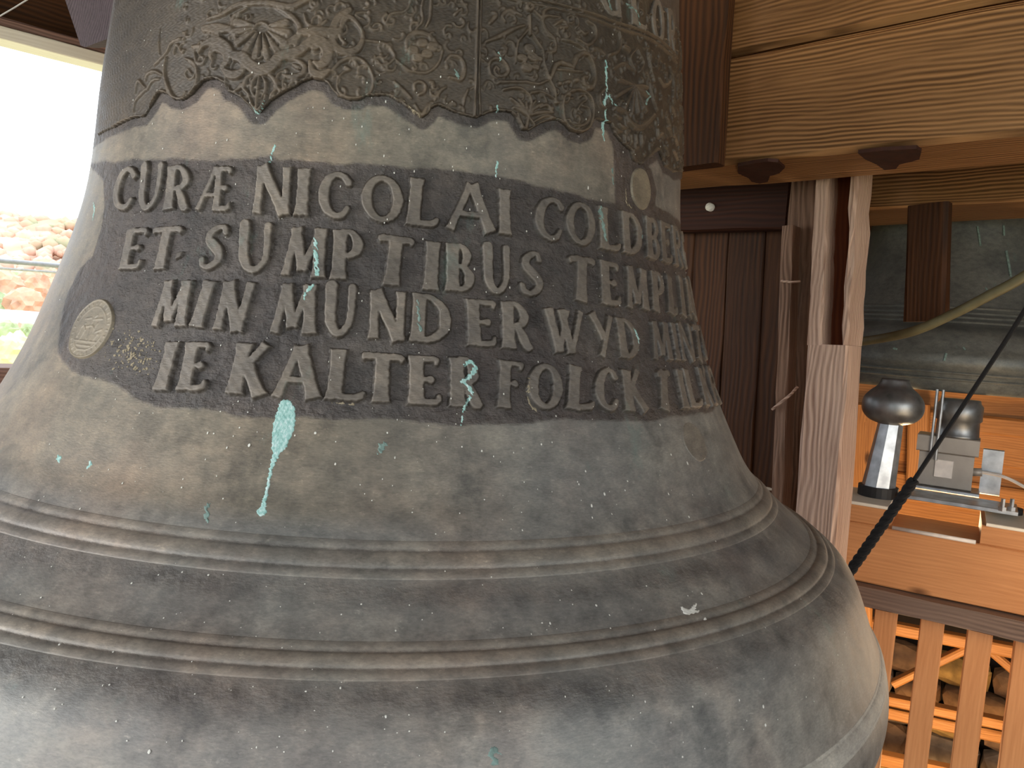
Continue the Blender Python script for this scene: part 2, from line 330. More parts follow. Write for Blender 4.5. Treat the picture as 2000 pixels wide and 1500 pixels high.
# shoulder, crown plate and inside of the bell
def lathe_rings(prof, ths):
    return np.array([[(BC[0]+r*math.cos(PHI0+t), BC[1]+r*math.sin(PHI0+t), z) for t in ths] for r, z in prof]).reshape(-1, 3)
tc_ = np.linspace(0, 2*np.pi, 97)[:-1]
def ringquads(n, m, off):
    i = np.arange(n*m).reshape(n, m)+off; j = np.roll(i, -1, 1); return np.stack([i[:-1].ravel(), j[:-1].ravel(), j[1:].ravel(), i[1:].ravel()], -1)
sh = [(.377, .598), (.372, .63), (.355, .665), (.32, .695), (.26, .712), (.18, .72), (.001, .722)]
Vv.append(lathe_rings(sh, tc_)); Qs.append(ringquads(len(sh), 96, off)); off += len(sh)*96
ins = [(.001, .66), (.25, .65), (.33, .56), (.35, .3), (.39, .05), (.44, -.12), (.50, -.28), (.56, -.42), (.61, -.52), (.645, -.556), (.6735, -.556)]
Vv.append(lathe_rings(ins, tc_)); Qs.append(ringquads(len(ins), 96, off)); off += len(ins)*96
me = mesh_np('bell_body', np.vstack(Vv), np.vstack(Qs))
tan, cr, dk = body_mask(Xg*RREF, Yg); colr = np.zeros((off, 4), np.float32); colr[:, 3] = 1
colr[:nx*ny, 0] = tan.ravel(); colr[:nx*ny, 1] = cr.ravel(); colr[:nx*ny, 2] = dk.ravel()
ca = me.color_attributes.new('patina_shade', 'FLOAT_COLOR', 'POINT'); ca.data.foreach_set('color', colr.ravel())
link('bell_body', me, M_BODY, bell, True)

# moulding rings: raised beads that run right round
def ring_part(s0, s1, nh, h, name='moulding_ring', pad=.012, mat=M_BODY, shd=.35):
    ss = np.linspace(s0-pad, s1+pad, 44); u = (ss-s0)/(s1-s0)
    hh = np.where((u >= 0) & (u <= 1), h*np.abs(np.sin(np.pi*nh*np.clip(u, 0, 1)))**.6, 0)
    outer = np.where(u < 0, (ss-(s0-pad))/pad, np.where(u > 1, (s1+pad-ss)/pad, 0)); hh = hh+np.where((u < 0) | (u > 1), shd*h*np.sin(np.pi*outer)**2, 0)
    hh = hh+.0002; hh[:2] = (-.0008, -.0002); hh[-2:] = (-.0002, -.0008)
    ths = np.linspace(0, 2*np.pi, 421)[:-1]; A, B = np.meshgrid(ths, ss); hv = np.repeat(hh[:, None], 420, 1)
    V = bell_pos(A.ravel(), B.ravel(), hv.ravel()); me = mesh_np(name, V, ringquads(44, 420, 0))
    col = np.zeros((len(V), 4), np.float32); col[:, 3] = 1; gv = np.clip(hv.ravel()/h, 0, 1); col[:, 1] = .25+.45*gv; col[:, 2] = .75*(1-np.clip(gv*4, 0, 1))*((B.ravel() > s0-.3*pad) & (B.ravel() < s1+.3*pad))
    ca = me.color_attributes.new('patina_shade', 'FLOAT_COLOR', 'POINT'); ca.data.foreach_set('color', col.ravel()); link(name, me, mat, bell, True)
_, sA, _ = unproj([(700, 1076), (700, 1109)]); ring_part(min(sA), max(sA), 1, .0024)
_, sB, _ = unproj([(700, 1276), (700, 1306)]); ring_part(min(sB), max(sB), 1, .0026)
sC = s_of_z(-.378); ring_part(sC-.007, sC+.007, 1, .0012, 'lip_ridge', .004, bronze('bronze_pale_edge', col=(.38, .365, .32), bump=.3, rough=.6), 0)  # ridge set in a paler bronze than the body

# ---------------- letters
ST_, TH_ = .27, .135
GL = {}
def g(ch, *st): GL[ch] = st
S_ = lambda *p, w=ST_, w2=None: ('s', p, w, w2 or w)
C_ = lambda *p, w: ('c', p, w)
fl = lambda x0, x1=None: S_((x0, 0), (x0 if x1 is None else x1, 1))
bow = [(.15, .97), (.62, .95), (.97, .78), (.95, .62), (.60, .50), (.15, .49)]
g('I', S_((.5, 0), (.5, 1)))
g('L', S_((0, 0), (0, 1)), C_((0, .07), (.5, .06), (.85, .08), (1, .16), w=(.13, .13, .14, .09)))
g('T', S_((.5, 0), (.5, 1)), C_((-.02, .86), (.04, .93), (.5, .93), (.96, .93), (1.02, .86), w=(.06, .14, .13, .14, .06)))
g('E', S_((.0, 0), (.0, 1)), C_((0, .94), (.6, .94), (1, .93), (1.0, .84), w=(.12, .12, .12, .07)), C_((0, .52), (.5, .52), (.68, .52), w=(.11, .10, .16)), C_((0, .06), (.6, .06), (.95, .09), (1.05, .2), w=(.12, .13, .12, .07)))
g('F', S_((.0, 0), (.0, 1)), C_((0, .94), (.6, .94), (1, .93), (1.0, .84), w=(.12, .12, .14, .07)), C_((0, .52), (.5, .52), (.68, .52), w=(.11, .10, .18)))
g('N', S_((0, 0), (0, 1), w=.17), S_((.02, 1), (.98, 0), w=.23), S_((1, 0), (1, 1), w=.17))
g('M', S_((0, 0), (.12, 1), w=.15), S_((.12, 1), (.5, .12), w=.2), S_((.5, .12), (.88, 1), w=.13), S_((1, 0), (.9, 1), w=.235))
g('A', S_((0, 0), (.48, 1), w=.15), S_((.52, 1), (1, 0), w=.235), S_((.2, .35), (.82, .35), w=.12))
g('U', C_((0, 1), (0, .55), (.03, .28), (.28, .07), (.6, .06), (.92, .25), (1, .5), (1, 1), w=(.24, .22, .21, .17, .14, .13, .14, .17)))
g('D', S_((0, 0), (0, 1)), C_((0, .94), (.45, .92), (.88, .74), (1, .5), (.9, .25), (.45, .07), (0, .06), w=(.11, .13, .19, .23, .2, .14, .11)))
g('O', ('o', [(.5, .94), (.84, .82), (1, .5), (.84, .18), (.5, .06), (.16, .18), (0, .5), (.16, .82)], (.13, .18, .23, .18, .13, .18, .23, .18)))
g('C', C_((1.0, .80), (.80, .92), (.5, .94), (.16, .80), (0, .5), (.14, .2), (.5, .06), (.82, .09), (1.0, .24), w=(.17, .14, .13, .2, .24, .2, .14, .14, .11)))
g('G', C_((1.0, .80), (.80, .92), (.5, .94), (.16, .80), (0, .5), (.14, .2), (.5, .06), (.95, .14), w=(.17, .14, .13, .2, .24, .2, .14, .12)), S_((.95, .02), (.95, .48), w=.2))
g('S', C_((.98, .82), (.82, .93), (.5, .93), (.12, .82), (.10, .66), (.5, .52), (.9, .36), (.9, .18), (.5, .06), (.14, .10), (0, .22), w=(.14, .12, .13, .17, .2, .24, .21, .17, .13, .13, .14)))
g('P', S_((0, 0), (0, 1)), C_(*bow, w=(.11, .13, .2, .2, .13, .1)))
g('R', S_((0, 0), (0, 1)), C_(*[(x*.92, y) for x, y in bow], w=(.11, .13, .2, .2, .13, .1)), C_((.45, .5), (.7, .28), (.88, .08), (1.06, .05), w=(.14, .21, .21, .1)))
g('B', S_((0, 0), (0, 1)), C_((0, .94), (.6, .93), (.9, .76), (.6, .54), (0, .52), w=(.11, .13, .19, .12, .1)), C_((0, .52), (.65, .50), (1, .29), (.7, .07), (0, .06), w=(.1, .12, .22, .13, .11)))
g('K', S_((0, 0), (0, 1)), S_((.1, .44), (.95, 1), w=.15), S_((.3, .56), (1, 0), w=.235))
g('W', S_((0, 1), (.28, 0), w=.2), S_((.28, .02), (.55, 1), w=.13), S_((.38, 1), (.66, 0), w=.2), S_((.66, .02), (1, 1), w=.13))
g('Y', S_((0, 1), (.60, .42), w=.2), S_((1, 1), (.42, 0), w=.13))
g('Æ', S_((0, 0), (.52, 1), w=.12), S_((.62, 0), (.62, 1), w=.18), S_((.2, .36), (.62, .36), w=.1), C_((.5, .94), (.8, .94), (1, .93), (1.0, .86), w=(.12, .12, .12, .07)), C_((.6, .52), (.86, .52), w=(.1, .14)), C_((.6, .06), (.85, .06), (.98, .09), (1.02, .18), w=(.12, .13, .12, .07)))
RELIEFS = []
def relief_at(X, Y):
    H = np.zeros(X.shape)
    for x0, x1, y0, y1, f in RELIEFS:
        if X.max() < x0 or X.min() > x1 or Y.max() < y0 or Y.min() > y1: continue
        H = np.maximum(H, np.where((X >= x0) & (X <= x1) & (Y >= y0) & (Y <= y1), f(X, Y), 0))
    return H
ROWS = [
 dict(top=[(236, 330), (300, 326), (340, 325), (420, 329), (505, 325), (600, 331), (655, 340), (745, 344), (830, 351), (920, 358), (985, 372), (1075, 388), (1135, 396), (1175, 405), (1225, 416), (1262, 424), (1295, 434), (1318, 445), (1332, 455)],
      base=[(225, 412), (290, 412), (420, 412), (494, 419), (590, 423), (655, 428), (745, 436), (830, 443.5), (920, 454), (985, 459), (1070, 471), (1135, 480), (1190, 491), (1240, 499), (1275, 508), (1300, 514), (1325, 521), (1342, 528)],
      L=[('C', 236, 276, 221, 266), ('U', 281, 329, 272, 314), ('R', 334, 380, 323, 376), ('Æ', 392, 462, 379, 460), ('N', 503, 575, 492, 571), ('I', 583, 611, 577, 603), ('C', 623, 695, 620, 690), ('O', 704, 790, 704, 790), ('L', 803, 869, 793, 865), ('A', 868, 970, 866, 968), ('I', 969, 998, 970, 999), ('C', 1043, 1103, 1040, 1100), ('O', 1101, 1161, 1102, 1161), ('L', 1166, 1212, 1170, 1213), ('D', 1209, 1250, 1215, 1250), ('B', 1256, 1283, 1261, 1286), ('E', 1285, 1306, 1290, 1311), ('R', 1308, 1322, 1315, 1331), ('G', 1324, 1331, 1333, 1339)]),
 dict(top=[(246, 450), (280, 448), (330, 445), (440, 439), (500, 442), (600, 448), (680, 451), (760, 460), (800, 465), (845, 475), (900, 477), (970, 487), (1040, 492), (1110, 499), (1160, 507), (1190, 513), (1235, 523), (1275, 533), (1310, 540), (1345, 548)],
      base=[(240, 528), (317, 529), (415, 528), (500, 531), (560, 541), (630, 545), (665, 547), (764, 559), (841, 569), (900, 571), (970, 573), (1040, 580), (1135, 590), (1190, 598), (1230, 603), (1260, 607), (1310, 615), (1356, 623)],
      L=[('E', 256, 301, 240, 282), ('T', 300, 368, 284, 349), ('S', 408, 460, 381, 437), ('U', 470, 539, 465, 533), ('M', 562, 648, 546, 636), ('P', 653, 716, 648, 708), ('T', 732, 818, 722, 806), ('I', 831, 861, 825, 855), ('B', 871, 925, 870, 930), ('U', 939, 998, 941, 1000), ('S', 1014, 1060, 1004, 1065), ('T', 1102, 1164, 1100, 1163), ('E', 1168, 1207, 1172, 1215), ('M', 1212, 1260, 1219, 1263), ('P', 1267, 1290, 1271, 1298), ('L', 1297, 1315, 1303, 1322), ('I', 1320, 1327, 1328, 1336), ('M', 1331, 1343, 1341, 1355)]),
 dict(top=[(320, 551), (410, 550), (470, 552), (560, 557), (620, 558), (670, 562), (740, 570), (840, 575), (940, 589), (1000, 590), (1057, 602), (1100, 606), (1160, 613), (1210, 623), (1280, 629), (1320, 633), (1368, 637)],
      base=[(296, 640), (385, 640), (455, 650), (560, 652), (610, 654), (665, 656), (755, 666), (850, 670), (942, 678), (1010, 683), (1100, 690), (1175, 698), (1230, 701), (1290, 704), (1350, 706), (1383, 704)],
      L=[('M', 320, 386, 296, 368), ('I', 400, 428, 374, 398), ('N', 436, 508, 416, 478), ('M', 543, 626, 523, 620), ('U', 635, 704, 631, 696), ('N', 719, 798, 716, 793), ('D', 808, 880, 800, 884), ('E', 909, 974, 914, 976), ('R', 978, 1030, 979, 1046), ('W', 1057, 1140, 1062, 1143), ('Y', 1142, 1196, 1148, 1202), ('D', 1198, 1238, 1209, 1249), ('M', 1263, 1300, 1271, 1311), ('I', 1303, 1312, 1316, 1324), ('N', 1315, 1342, 1327, 1353), ('T', 1344, 1360, 1355, 1370), ('O', 1361, 1369, 1372, 1382)]),
 dict(top=[(328, 669), (400, 670), (500, 672), (590, 676), (660, 683), (745, 693), (830, 697), (905, 700), (1000, 705), (1050, 712), (1115, 715), (1180, 720), (1225, 724), (1290, 725), (1350, 720), (1390, 715)],
      base=[(302, 765), (378, 763), (455, 771), (520, 777), (615, 780), (670, 782), (746, 788), (823, 791), (910, 798), (990, 798), (1060, 801), (1130, 801), (1190, 803), (1245, 806), (1300, 802), (1350, 798), (1390, 792), (1408, 787)],
      L=[('I', 328, 356, 302, 330), ('E', 370, 422, 349, 413), ('K', 468, 539, 443, 525), ('A', 536, 640, 526, 629), ('L', 650, 722, 636, 725), ('T', 699, 798, 694, 793), ('E', 800, 863, 797, 872), ('R', 880, 934, 876, 951), ('F', 974, 1028, 972, 1020), ('O', 1028, 1098, 1026, 1100), ('L', 1110, 1166, 1105, 1165), ('C', 1158, 1204, 1157, 1212), ('K', 1211, 1248, 1218, 1268), ('T', 1275, 1306, 1278, 1311), ('I', 1315, 1325, 1328, 1344), ('L', 1328, 1352, 1346, 1372), ('K', 1357, 1371, 1375, 1391), ('R', 1375, 1388, 1394, 1405)]),
 dict(top=[(1100, -85), (1165, -60), (1240, -28), (1285, 5), (1310, 25), (1325, 40)], base=[(1100, 4), (1195, 34), (1240, 52), (1285, 86), (1310, 110), (1325, 125)],
      L=[('G', 1160, 1207, 1168, 1213), ('L', 1224, 1258, 1230, 1262), ('O', 1266, 1292, 1268, 1293), ('R', 1299, 1313, 1302, 1316)]),
]
def poly_y(P, x):
    P = np.array(P, float); return np.interp(x, P[:, 0], P[:, 1])
def make_letter(ch, BL, BR, TL, TR, seed):
    BL, BR, TL, TR = map(np.array, (BL, BR, TL, TR)); Hh = np.linalg.norm((TL+TR)/2-(BL+BR)/2)
    Wd = max(.004, (np.linalg.norm(BR-BL)+np.linalg.norm(TR-TL))/2)
    sw = min(ST_*Hh, Wd*(.95 if ch == 'I' else .44)); ks = sw/(ST_*Hh)
    def mp(p):
        x, y = p; x = (sw/2+x*(Wd-sw))/Wd if ch != 'I' else x
        return (BL*(1-x)+BR*x)*(1-y)+(TL*(1-x)+TR*x)*y
    parts = []
    for st in GL[ch]:
        if st[0] == 's':
            a, b = mp(st[1][0]), mp(st[1][1]); w = st[2]*Hh*ks; m1, m2 = a+(b-a)*.2, a+(b-a)*.8
            parts.append((np.array([a, m1, m2, b]), [w*1.22, w, w*.97, w*1.18], True))
        else:
            P = np.array([mp(p) for p in st[1]]); w = np.array(st[2])*Hh*ks
            cl = st[0] == 'o'; PW = catmull(np.column_stack([P, w]), 6, cl); parts.append((PW[:, :2], PW[:, 2], False))
    allp = np.vstack([p[0] for p in parts]); m = .0045+sw/2
    x0, y0 = allp.min(0)-m; x1, y1 = allp.max(0)+m
    def hf(X, Y):
        d = np.full(X.shape, 1e3)
        for P, w, f in parts: d = np.minimum(d, sd_stroke(X, Y, P, w, f))
        d = d+wob(X, Y, .00025, 420, seed)+wob(X, Y, .0002, 900, seed*1.7)
        d = d-.0007; h = edge_h(d, .0044+.0004*math.sin(seed), .0017)
        return np.where((h < .0002) & (d < .0014), .0002, h)+wob(X, Y, .00014, 300, seed*.7)*(d < -.001)
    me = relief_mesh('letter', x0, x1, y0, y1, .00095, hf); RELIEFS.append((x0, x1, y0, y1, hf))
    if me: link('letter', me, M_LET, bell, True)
k = 0
for row in ROWS:
    for (ch, tl, tr, bl, br) in row['L']:
        c, _ = chart([(bl, poly_y(row['base'], bl)), (br, poly_y(row['base'], br)), (tl, poly_y(row['top'], tl)), (tr, poly_y(row['top'], tr))])
        if (c[1, 0]-c[0, 0]) < .008 or ch == 'G' and row is ROWS[0]:      # letters curling round the edge: natural width
            wn = .018 if ch == 'I' else .032; c[1] = c[0]+(wn, 0); c[3] = c[2]+(wn, 0)
        k += 1; make_letter(ch, c[0], c[1], c[2], c[3], k*1.37)
# the dot after ET
c, _ = chart([(346, 507), (353, 499), (360, 493)])
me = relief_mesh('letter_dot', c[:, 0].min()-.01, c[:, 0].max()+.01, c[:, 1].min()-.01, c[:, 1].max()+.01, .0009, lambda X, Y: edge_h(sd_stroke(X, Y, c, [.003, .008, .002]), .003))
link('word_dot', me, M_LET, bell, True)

# ---------------- ornament frieze
def cr(x0, y0, sc, pts): return [(x0+p[0]/sc, y0+p[1]/sc) for p in pts]
FS = []   # (pts_px, widths_px, height, flat?)
def fs(pts, w, h=.0022, curve=True, closed=False): FS.append((pts, w, h, curve, closed))
A6 = lambda *p: cr(380, 0, 6, p); B5 = lambda *p: cr(600, 0, 5.556, p); C5 = lambda *p: cr(900, 0, 5.557, p); D6 = lambda *p: cr(1120, 0, 6.818, p); E6 = lambda *p: cr(1120, 200, 6.818, p); G6 = lambda *p: cr(200, 0, 6, p)
# straps and scrolls, left panel
fs(A6((240, 710), (225, 650), (290, 575), (390, 620), (415, 730), (360, 790)), [5, 9, 13, 14, 12, 8], .003)
fs(A6((90, 640), (150, 540), (290, 500), (420, 570), (480, 660), (600, 690), (690, 790), (810, 840), (920, 800), (1000, 705), (1110, 655), (1250, 620), (1340, 545), (1450, 500), (1560, 570), (1575, 690), (1500, 780), (1420, 750)), [5, 9, 13, 12, 12, 15, 16, 17, 16, 15, 14, 14, 14, 16, 17, 16, 12, 6], .0032)
fs(A6((150, 360), (300, 355), (450, 365)), [10, 14, 9], .003); fs(A6((285, 370), (290, 520)), [14, 17], .003)
fs(A6((1250, 400), (1440, 395), (1700, 400)), [9, 14, 12], .003); fs(A6((1430, 410), (1430, 540)), [14, 17], .003)
fs(A6((350, 810), (430, 885), (540, 890), (600, 820), (560, 730), (480, 725)), [6, 12, 12, 9, 7, 4], .003)
fs(A6((1370, 740), (1400, 860), (1500, 900), (1600, 840)), [6, 11, 12, 6], .003)
fs(A6((1010, 800), (1060, 720), (1200, 720), (1300, 790), (1280, 880), (1150, 920), (1050, 890)), [4, 6, 7, 9, 9, 9, 4], .0026)
fs(A6((1180, 780), (1240, 810)), [7, 9], .003)
for ang in range(-100, 101, 22):      # shell
    a = math.radians(ang); x, y = math.sin(a), math.cos(a); L = 300+60*math.cos(a)
    fs(A6((810+90*x, 330+90*y), (810+.6*L*x, 330+.6*L*y), (810+L*x, 330+L*y)), [3, 8, 11], .0026)
fs(A6((700, 400), (760, 300), (860, 300), (920, 400)), [4, 6, 6, 4], .0018)
for s_ in (-1, 1):
    fs(A6((790+s_*60, 870), (790+s_*150, 930), (790+s_*190, 1040), (790+s_*120, 1130)), [4, 8, 8, 4], .0024)
    fs(A6((790+s_*20, 900), (780+s_*75, 980), (775+s_*80, 1080), (770+s_*40, 1150)), [3, 7, 7, 3], .0026)
    fs(A6((770+s_*200, 1020), (765+s_*260, 1080)), [10, 6], .0022); fs(A6((760, 1310), (755+s_*60, 1240), (760+s_*100, 1130)), [5, 5, 4], .0024)
fs(A6((780, 900), (765, 1060), (750, 1180), (745, 1310)), [4, 7, 6, 6], .0024)
fs(A6((0, 560), (120, 560)), [5, 6], .002); fs(A6((640, 120), (500, 200), (470, 300), (480, 420), (560, 520)), [5, 8, 8, 8, 6], .0022)
fs(A6((1000, 120), (1130, 190), (1230, 300), (1250, 420), (1130, 520), (1040, 560)), [5, 8, 8, 10, 12, 8], .0022)
fs(A6((180, 250), (350, 190), (520, 90), (700, 60), (900, 60), (1150, 100), (1300, 40), (1380, 0)), [6, 8, 10, 10, 10, 10, 10, 8], .0026)
fs(A6((1300, 180), (1340, 300), (1460, 340), (1560, 260)), [5, 7, 8, 5], .002); fs(A6((1480, 330), (1470, 230)), [8, 3], .002)
# far left
fs(G6((780, 690), (760, 860), (790, 1020), (860, 1170), (960, 1190), (1060, 1120), (1130, 980), (1140, 850), (1100, 750), (1000, 700)), [4, 6, 8, 10, 10, 9, 7, 6, 6, 4], .0024)
fs(G6((1070, 880), (1030, 830), (1000, 880), (1040, 940), (1110, 900), (1110, 800), (1040, 740)), [4, 4, 4, 4, 4, 5, 4], .0018)
fs(G6((540, 960), (560, 880), (640, 850), (730, 890)), [5, 7, 6, 4], .002); fs(G6((560, 1060), (620, 960), (700, 940)), [5, 6, 4], .002)
fs(G6((420, 1100), (450, 960), (530, 1040)), [5, 6, 4], .002); fs(G6((400, 1320), (420, 1200), (500, 1100), (560, 1050)), [5, 6, 7, 5], .002)
fs(G6((640, 780), (700, 720), (790, 620), (840, 520), (940, 470)), [5, 6, 6, 7, 5], .002); fs(G6((870, 640), (900, 540), (960, 620)), [5, 6, 5], .002)
fs(G6((700, 360), (690, 520), (700, 660)), [3, 4, 4], .0016); fs(G6((1110, 620), (1130, 740), (1200, 760), (1240, 700)), [5, 7, 7, 5], .002)
# middle (to the seam)
fs(B5((420, 490), (370, 420), (400, 270), (480, 210), (590, 330), (610, 450), (540, 560), (400, 580), (300, 500), (290, 380), (340, 230), (470, 130)), [6, 6, 8, 8, 6, 7, 10, 11, 12, 12, 11, 9], .0028)
fs(B5((420, 740), (470, 770), (400, 800), (340, 880), (350, 1000), (450, 1070), (600, 1070), (700, 1000), (720, 850), (640, 700), (520, 640), (380, 680), (280, 780)), [6, 5, 4, 4, 5, 6, 6, 5, 5, 6, 7, 7, 6], .0022)
fs(B5((620, 450), (850, 490), (920, 560), (950, 640), (860, 720), (760, 700), (740, 620)), [4, 6, 6, 5, 5, 5, 4], .0018)
fs(B5((950, 650), (1080, 760), (1150, 790), (1300, 800), (1420, 700), (1470, 560)), [4, 5, 5, 5, 5, 4], .0018)
fs(B5((760, 660), (830, 750), (870, 760)), [4, 5, 3], .002); fs(B5((860, 260), (920, 170), (1060, 140), (1130, 40)), [4, 6, 5, 5], .002)
fs(B5((1180, 330), (1250, 240), (1240, 100), (1260, 0)), [4, 5, 5, 5], .002); fs(B5((1290, 300), (1330, 200), (1340, 0)), [4, 6, 6], .0024)
fs(B5((1080, 560), (1090, 440), (1180, 370), (1320, 400), (1420, 500)), [5, 8, 9, 8, 5], .0018)
for p in ((1150, 560), (1250, 480), (1300, 600), (1200, 640), (1360, 520)): fs(B5((p[0]-15, p[1]), (p[0]+15, p[1])), [12, 12], .0022, False)
fs(B5((1500, 680), (1560, 620), (1660, 650), (1700, 760), (1660, 870), (1540, 850)), [5, 7, 7, 8, 8, 5], .0022)
fs(B5((1170, 990), (1160, 930), (1220, 900), (1280, 940), (1270, 1010), (1210, 1040)), [5, 6, 6, 6, 6, 5], .0022)
fs(B5((950, 900), (1050, 1000), (1130, 1080)), [5, 7, 5], .0018); fs(B5((1380, 1100), (1440, 1000), (1500, 960)), [4, 6, 4], .0018)
fs(B5((1740, 980), (1700, 1080), (1690, 1150)), [4, 6, 4], .0022); fs(B5((1600, 170), (1670, 110)), [6, 4], .0026)
fs(B5((1170, 1150), (1240, 1260), (1310, 1150)), [5, 8, 5], .0018)
fs(B5((650, 150), (560, 160), (540, 190), (620, 230)), [4, 6, 6, 4], .0018)
# panel seam: two ridges with a groove between
fs([(933, -60), (931, 40), (929, 110), (927, 170), (926, 228)], [3.5]*5, .0034); fs([(939, -60), (937, 40), (935, 110), (934, 170), (936, 226)], [3.5]*5, .0030)
# right panel
fs(C5((700, 90), (730, 60), (765, 90), (730, 130)), [7]*4, .0034, True, True); fs(C5((730, 190), (730, 390)), [6, 6], .0036)
fs(C5((715, 340), (610, 460), (590, 560), (580, 690)), [5, 4, 4, 4], .0030, False); fs(C5((750, 380), (870, 560), (885, 700), (940, 870), (1000, 985), (1005, 1110)), [5, 5, 5, 5, 5, 6], .0032, False)
fs(C5((680, 290), (560, 330), (430, 400), (260, 470)), [4, 7, 8, 5], .0024); fs(C5((640, 180), (520, 130), (440, 190), (470, 250)), [6, 8, 7, 5], .0022); fs(C5((300, 270), (370, 180), (330, 150)), [6, 9, 4], .0022)
for p, r in (((730, 540), 12), ((650, 640), 11), ((760, 630), 12), ((830, 650), 9), ((700, 740), 12), ((790, 740), 10)):
    fs(C5((p[0]-18, p[1]), (p[0]+18, p[1]+8)), [r, r], .0030)
fs(C5((400, 770), (370, 740), (350, 790), (400, 840), (480, 820), (500, 760), (450, 680), (370, 650), (300, 700), (310, 820), (380, 870)), [6, 5, 5, 6, 7, 7, 7, 6, 5, 6, 5], .0028)
fs(C5((400, 900), (560, 900), (700, 900), (830, 920), (930, 880)), [6, 5, 5, 5, 4], .0022)
fs(C5((950, 860), (1010, 720), (1060, 695), (1190, 740), (1235, 630), (1300, 590), (1360, 610)), [7, 8, 8, 8, 9, 8, 6], .0036, False)
fs(C5((1080, 440), (1200, 480), (1320, 560), (1400, 690), (1430, 850), (1395, 960), (1320, 935), (1300, 860), (1345, 840)), [3.5, 4.5, 5, 5, 6, 8, 8, 6, 4], .0036)
fs(C5((1000, 760), (1200, 780), (1300, 790)), [4, 5, 4], .0022)
for p in ((1050, 920), (1140, 905), (1225, 885), (1335, 850), (1020, 1125), (1190, 995), (960, 1190), (1145, 1040)): fs(C5((p[0]-8, p[1]), (p[0]+8, p[1])), [7, 7], .0036, False)
fs(C5((450, 985), (600, 965), (700, 1020), (745, 1100), (730, 1185)), [4, 5, 5, 5, 4], .0034); fs(C5((745, 1020), (860, 1010), (1000, 1090)), [5, 5, 4], .0034)
for q in ((530, 1080), (610, 1090), (690, 1120), (790, 1110), (560, 1180), (860, 1140), (980, 1230)): fs(C5((705, 1270), ((705+q[0])/2, (1230+q[1])/2), q), [4, 7, 5], .0028)
fs(C5((600, 1240), (650, 1370), (690, 1400), (720, 1290), (780, 1360)), [5, 6, 7, 6, 5], .0026); fs(C5((840, 1180), (900, 1150), (950, 1170)), [4, 6, 4], .0028); fs(C5((780, 1330), (850, 1290), (910, 1270), (1000, 1290)), [4, 5, 5, 5], .0030)
fs(C5((1240, 985), (1110, 1050), (1085, 1200), (1130, 1370), (1260, 1430), (1370, 1380), (1410, 1200), (1370, 1050)), [5]*8, .0036, True, True)
fs(C5((1290, 1160), (1350, 1180), (1375, 1270), (1320, 1360), (1210, 1370), (1140, 1300)), [4, 5, 5, 5, 5, 3], .0030); fs(C5((1270, 1060), (1310, 1040), (1340, 1090), (1290, 1130), (1250, 1190), (1290, 1230)), [4, 4, 4, 4, 4, 4], .0024)
fs(C5((1540, 960), (1480, 1050), (1490, 1140), (1540, 1190)), [5, 6, 6, 5], .0034)
fs(C5((1060, 200), (900, 190), (870, 260), (930, 380), (1000, 440), (1010, 560), (960, 580)), [4, 6, 8, 9, 7, 5, 5], .0022); fs(C5((1010, 280), (1080, 240), (1130, 300), (1060, 320)), [5, 7, 7, 4], .0026)
fs(C5((1140, 200), (1190, 190), (1200, 250), (1150, 260)), [4]*4, .0026, True, True); fs(C5((1350, 240), (1430, 300), (1440, 420), (1360, 500), (1250, 440)), [5, 6, 6, 6, 5], .0026); fs(C5((1270, 340), (1310, 380), (1350, 370)), [5, 6, 5], .0028)
fs(C5((780, 130), (860, 200), (900, 120), (1000, 100)), [5, 7, 6, 4], .0022)
for dy, h in ((0, .0034), (9, .0026)):    # border cords
    fs([(760, -62+dy), (900, -36+dy), (1000, -6+dy), (1080, 10+dy), (1160, 32+dy), (1200, 47+dy), (1237, 58+dy), (1270, 72+dy), (1300, 95+dy), (1316, 115+dy)], [4.5]*10, h)
# panel right of the drip
fs(D6((800, 660), (715, 790), (790, 960)), [4, 5, 4], .003); fs(D6((820, 680), (895, 850), (845, 960)), [4, 5, 4], .003)
fs(D6((960, 710), (1000, 950), (1040, 1100)), [3.5]*3, .003, False); fs(D6((975, 1120), (1030, 1350), (1080, 1480)), [3.5]*3, .003, False)
for q in ((560, 1080), (540, 1290), (650, 1440), (740, 1520), (830, 1500), (930, 1480), (970, 1290), (940, 1180)): fs(D6((780, 1150), ((780+q[0])/2, (1150+q[1])/2), q), [3, 7, 7], .003)
fs(D6((500, 920), (640, 860), (780, 960)), [5, 6, 4], .0024); fs(D6((580, 440), (600, 560), (560, 700), (450, 740)), [4, 5, 6, 5], .0026); fs(D6((230, 660), (310, 680), (380, 740)), [7, 8, 6], .0024)
fs(D6((1110, 1050), (1180, 1150), (1250, 1100), (1260, 1000)), [4, 5, 5, 4], .0026); fs(D6((1080, 820), (1060, 900)), [6, 4], .003); fs(D6((1250, 900), (1300, 1100), (1290, 1300)), [4, 5, 4], .0026); fs(D6((640, 640), (700, 680)), [9, 9], .003)
fs(E6((520, 80), (650, 140), (720, 270), (850, 350), (950, 280), (1040, 180)), [7, 8, 8, 9, 8, 7], .003)
for q in ((560, 200), (620, 330), (560, 380)): fs(E6((q[0]-40, q[1]-40), q, (q[0]+50, q[1]+20)), [4, 7, 4], .0024)
for q in (650, 730, 800, 870): fs(E6((q, 440), (q+10, 540)), [5, 6], .0026)
fs(E6((770, 640), (750, 740)), [5, 5], .003); fs(E6((1080, 360), (1100, 460), (1150, 420)), [4, 6, 4], .003)
for q in ((1250, 380), (1330, 500), (1230, 260), (1300, 120), (1210, 640), (1330, 700)): fs(E6((q[0]-30, q[1]-60), q, (q[0]+20, q[1]+70)), [4, 6, 4], .0028)
fs(FR_RIM, [6]*len(FR_RIM), .0026)
strokes = []
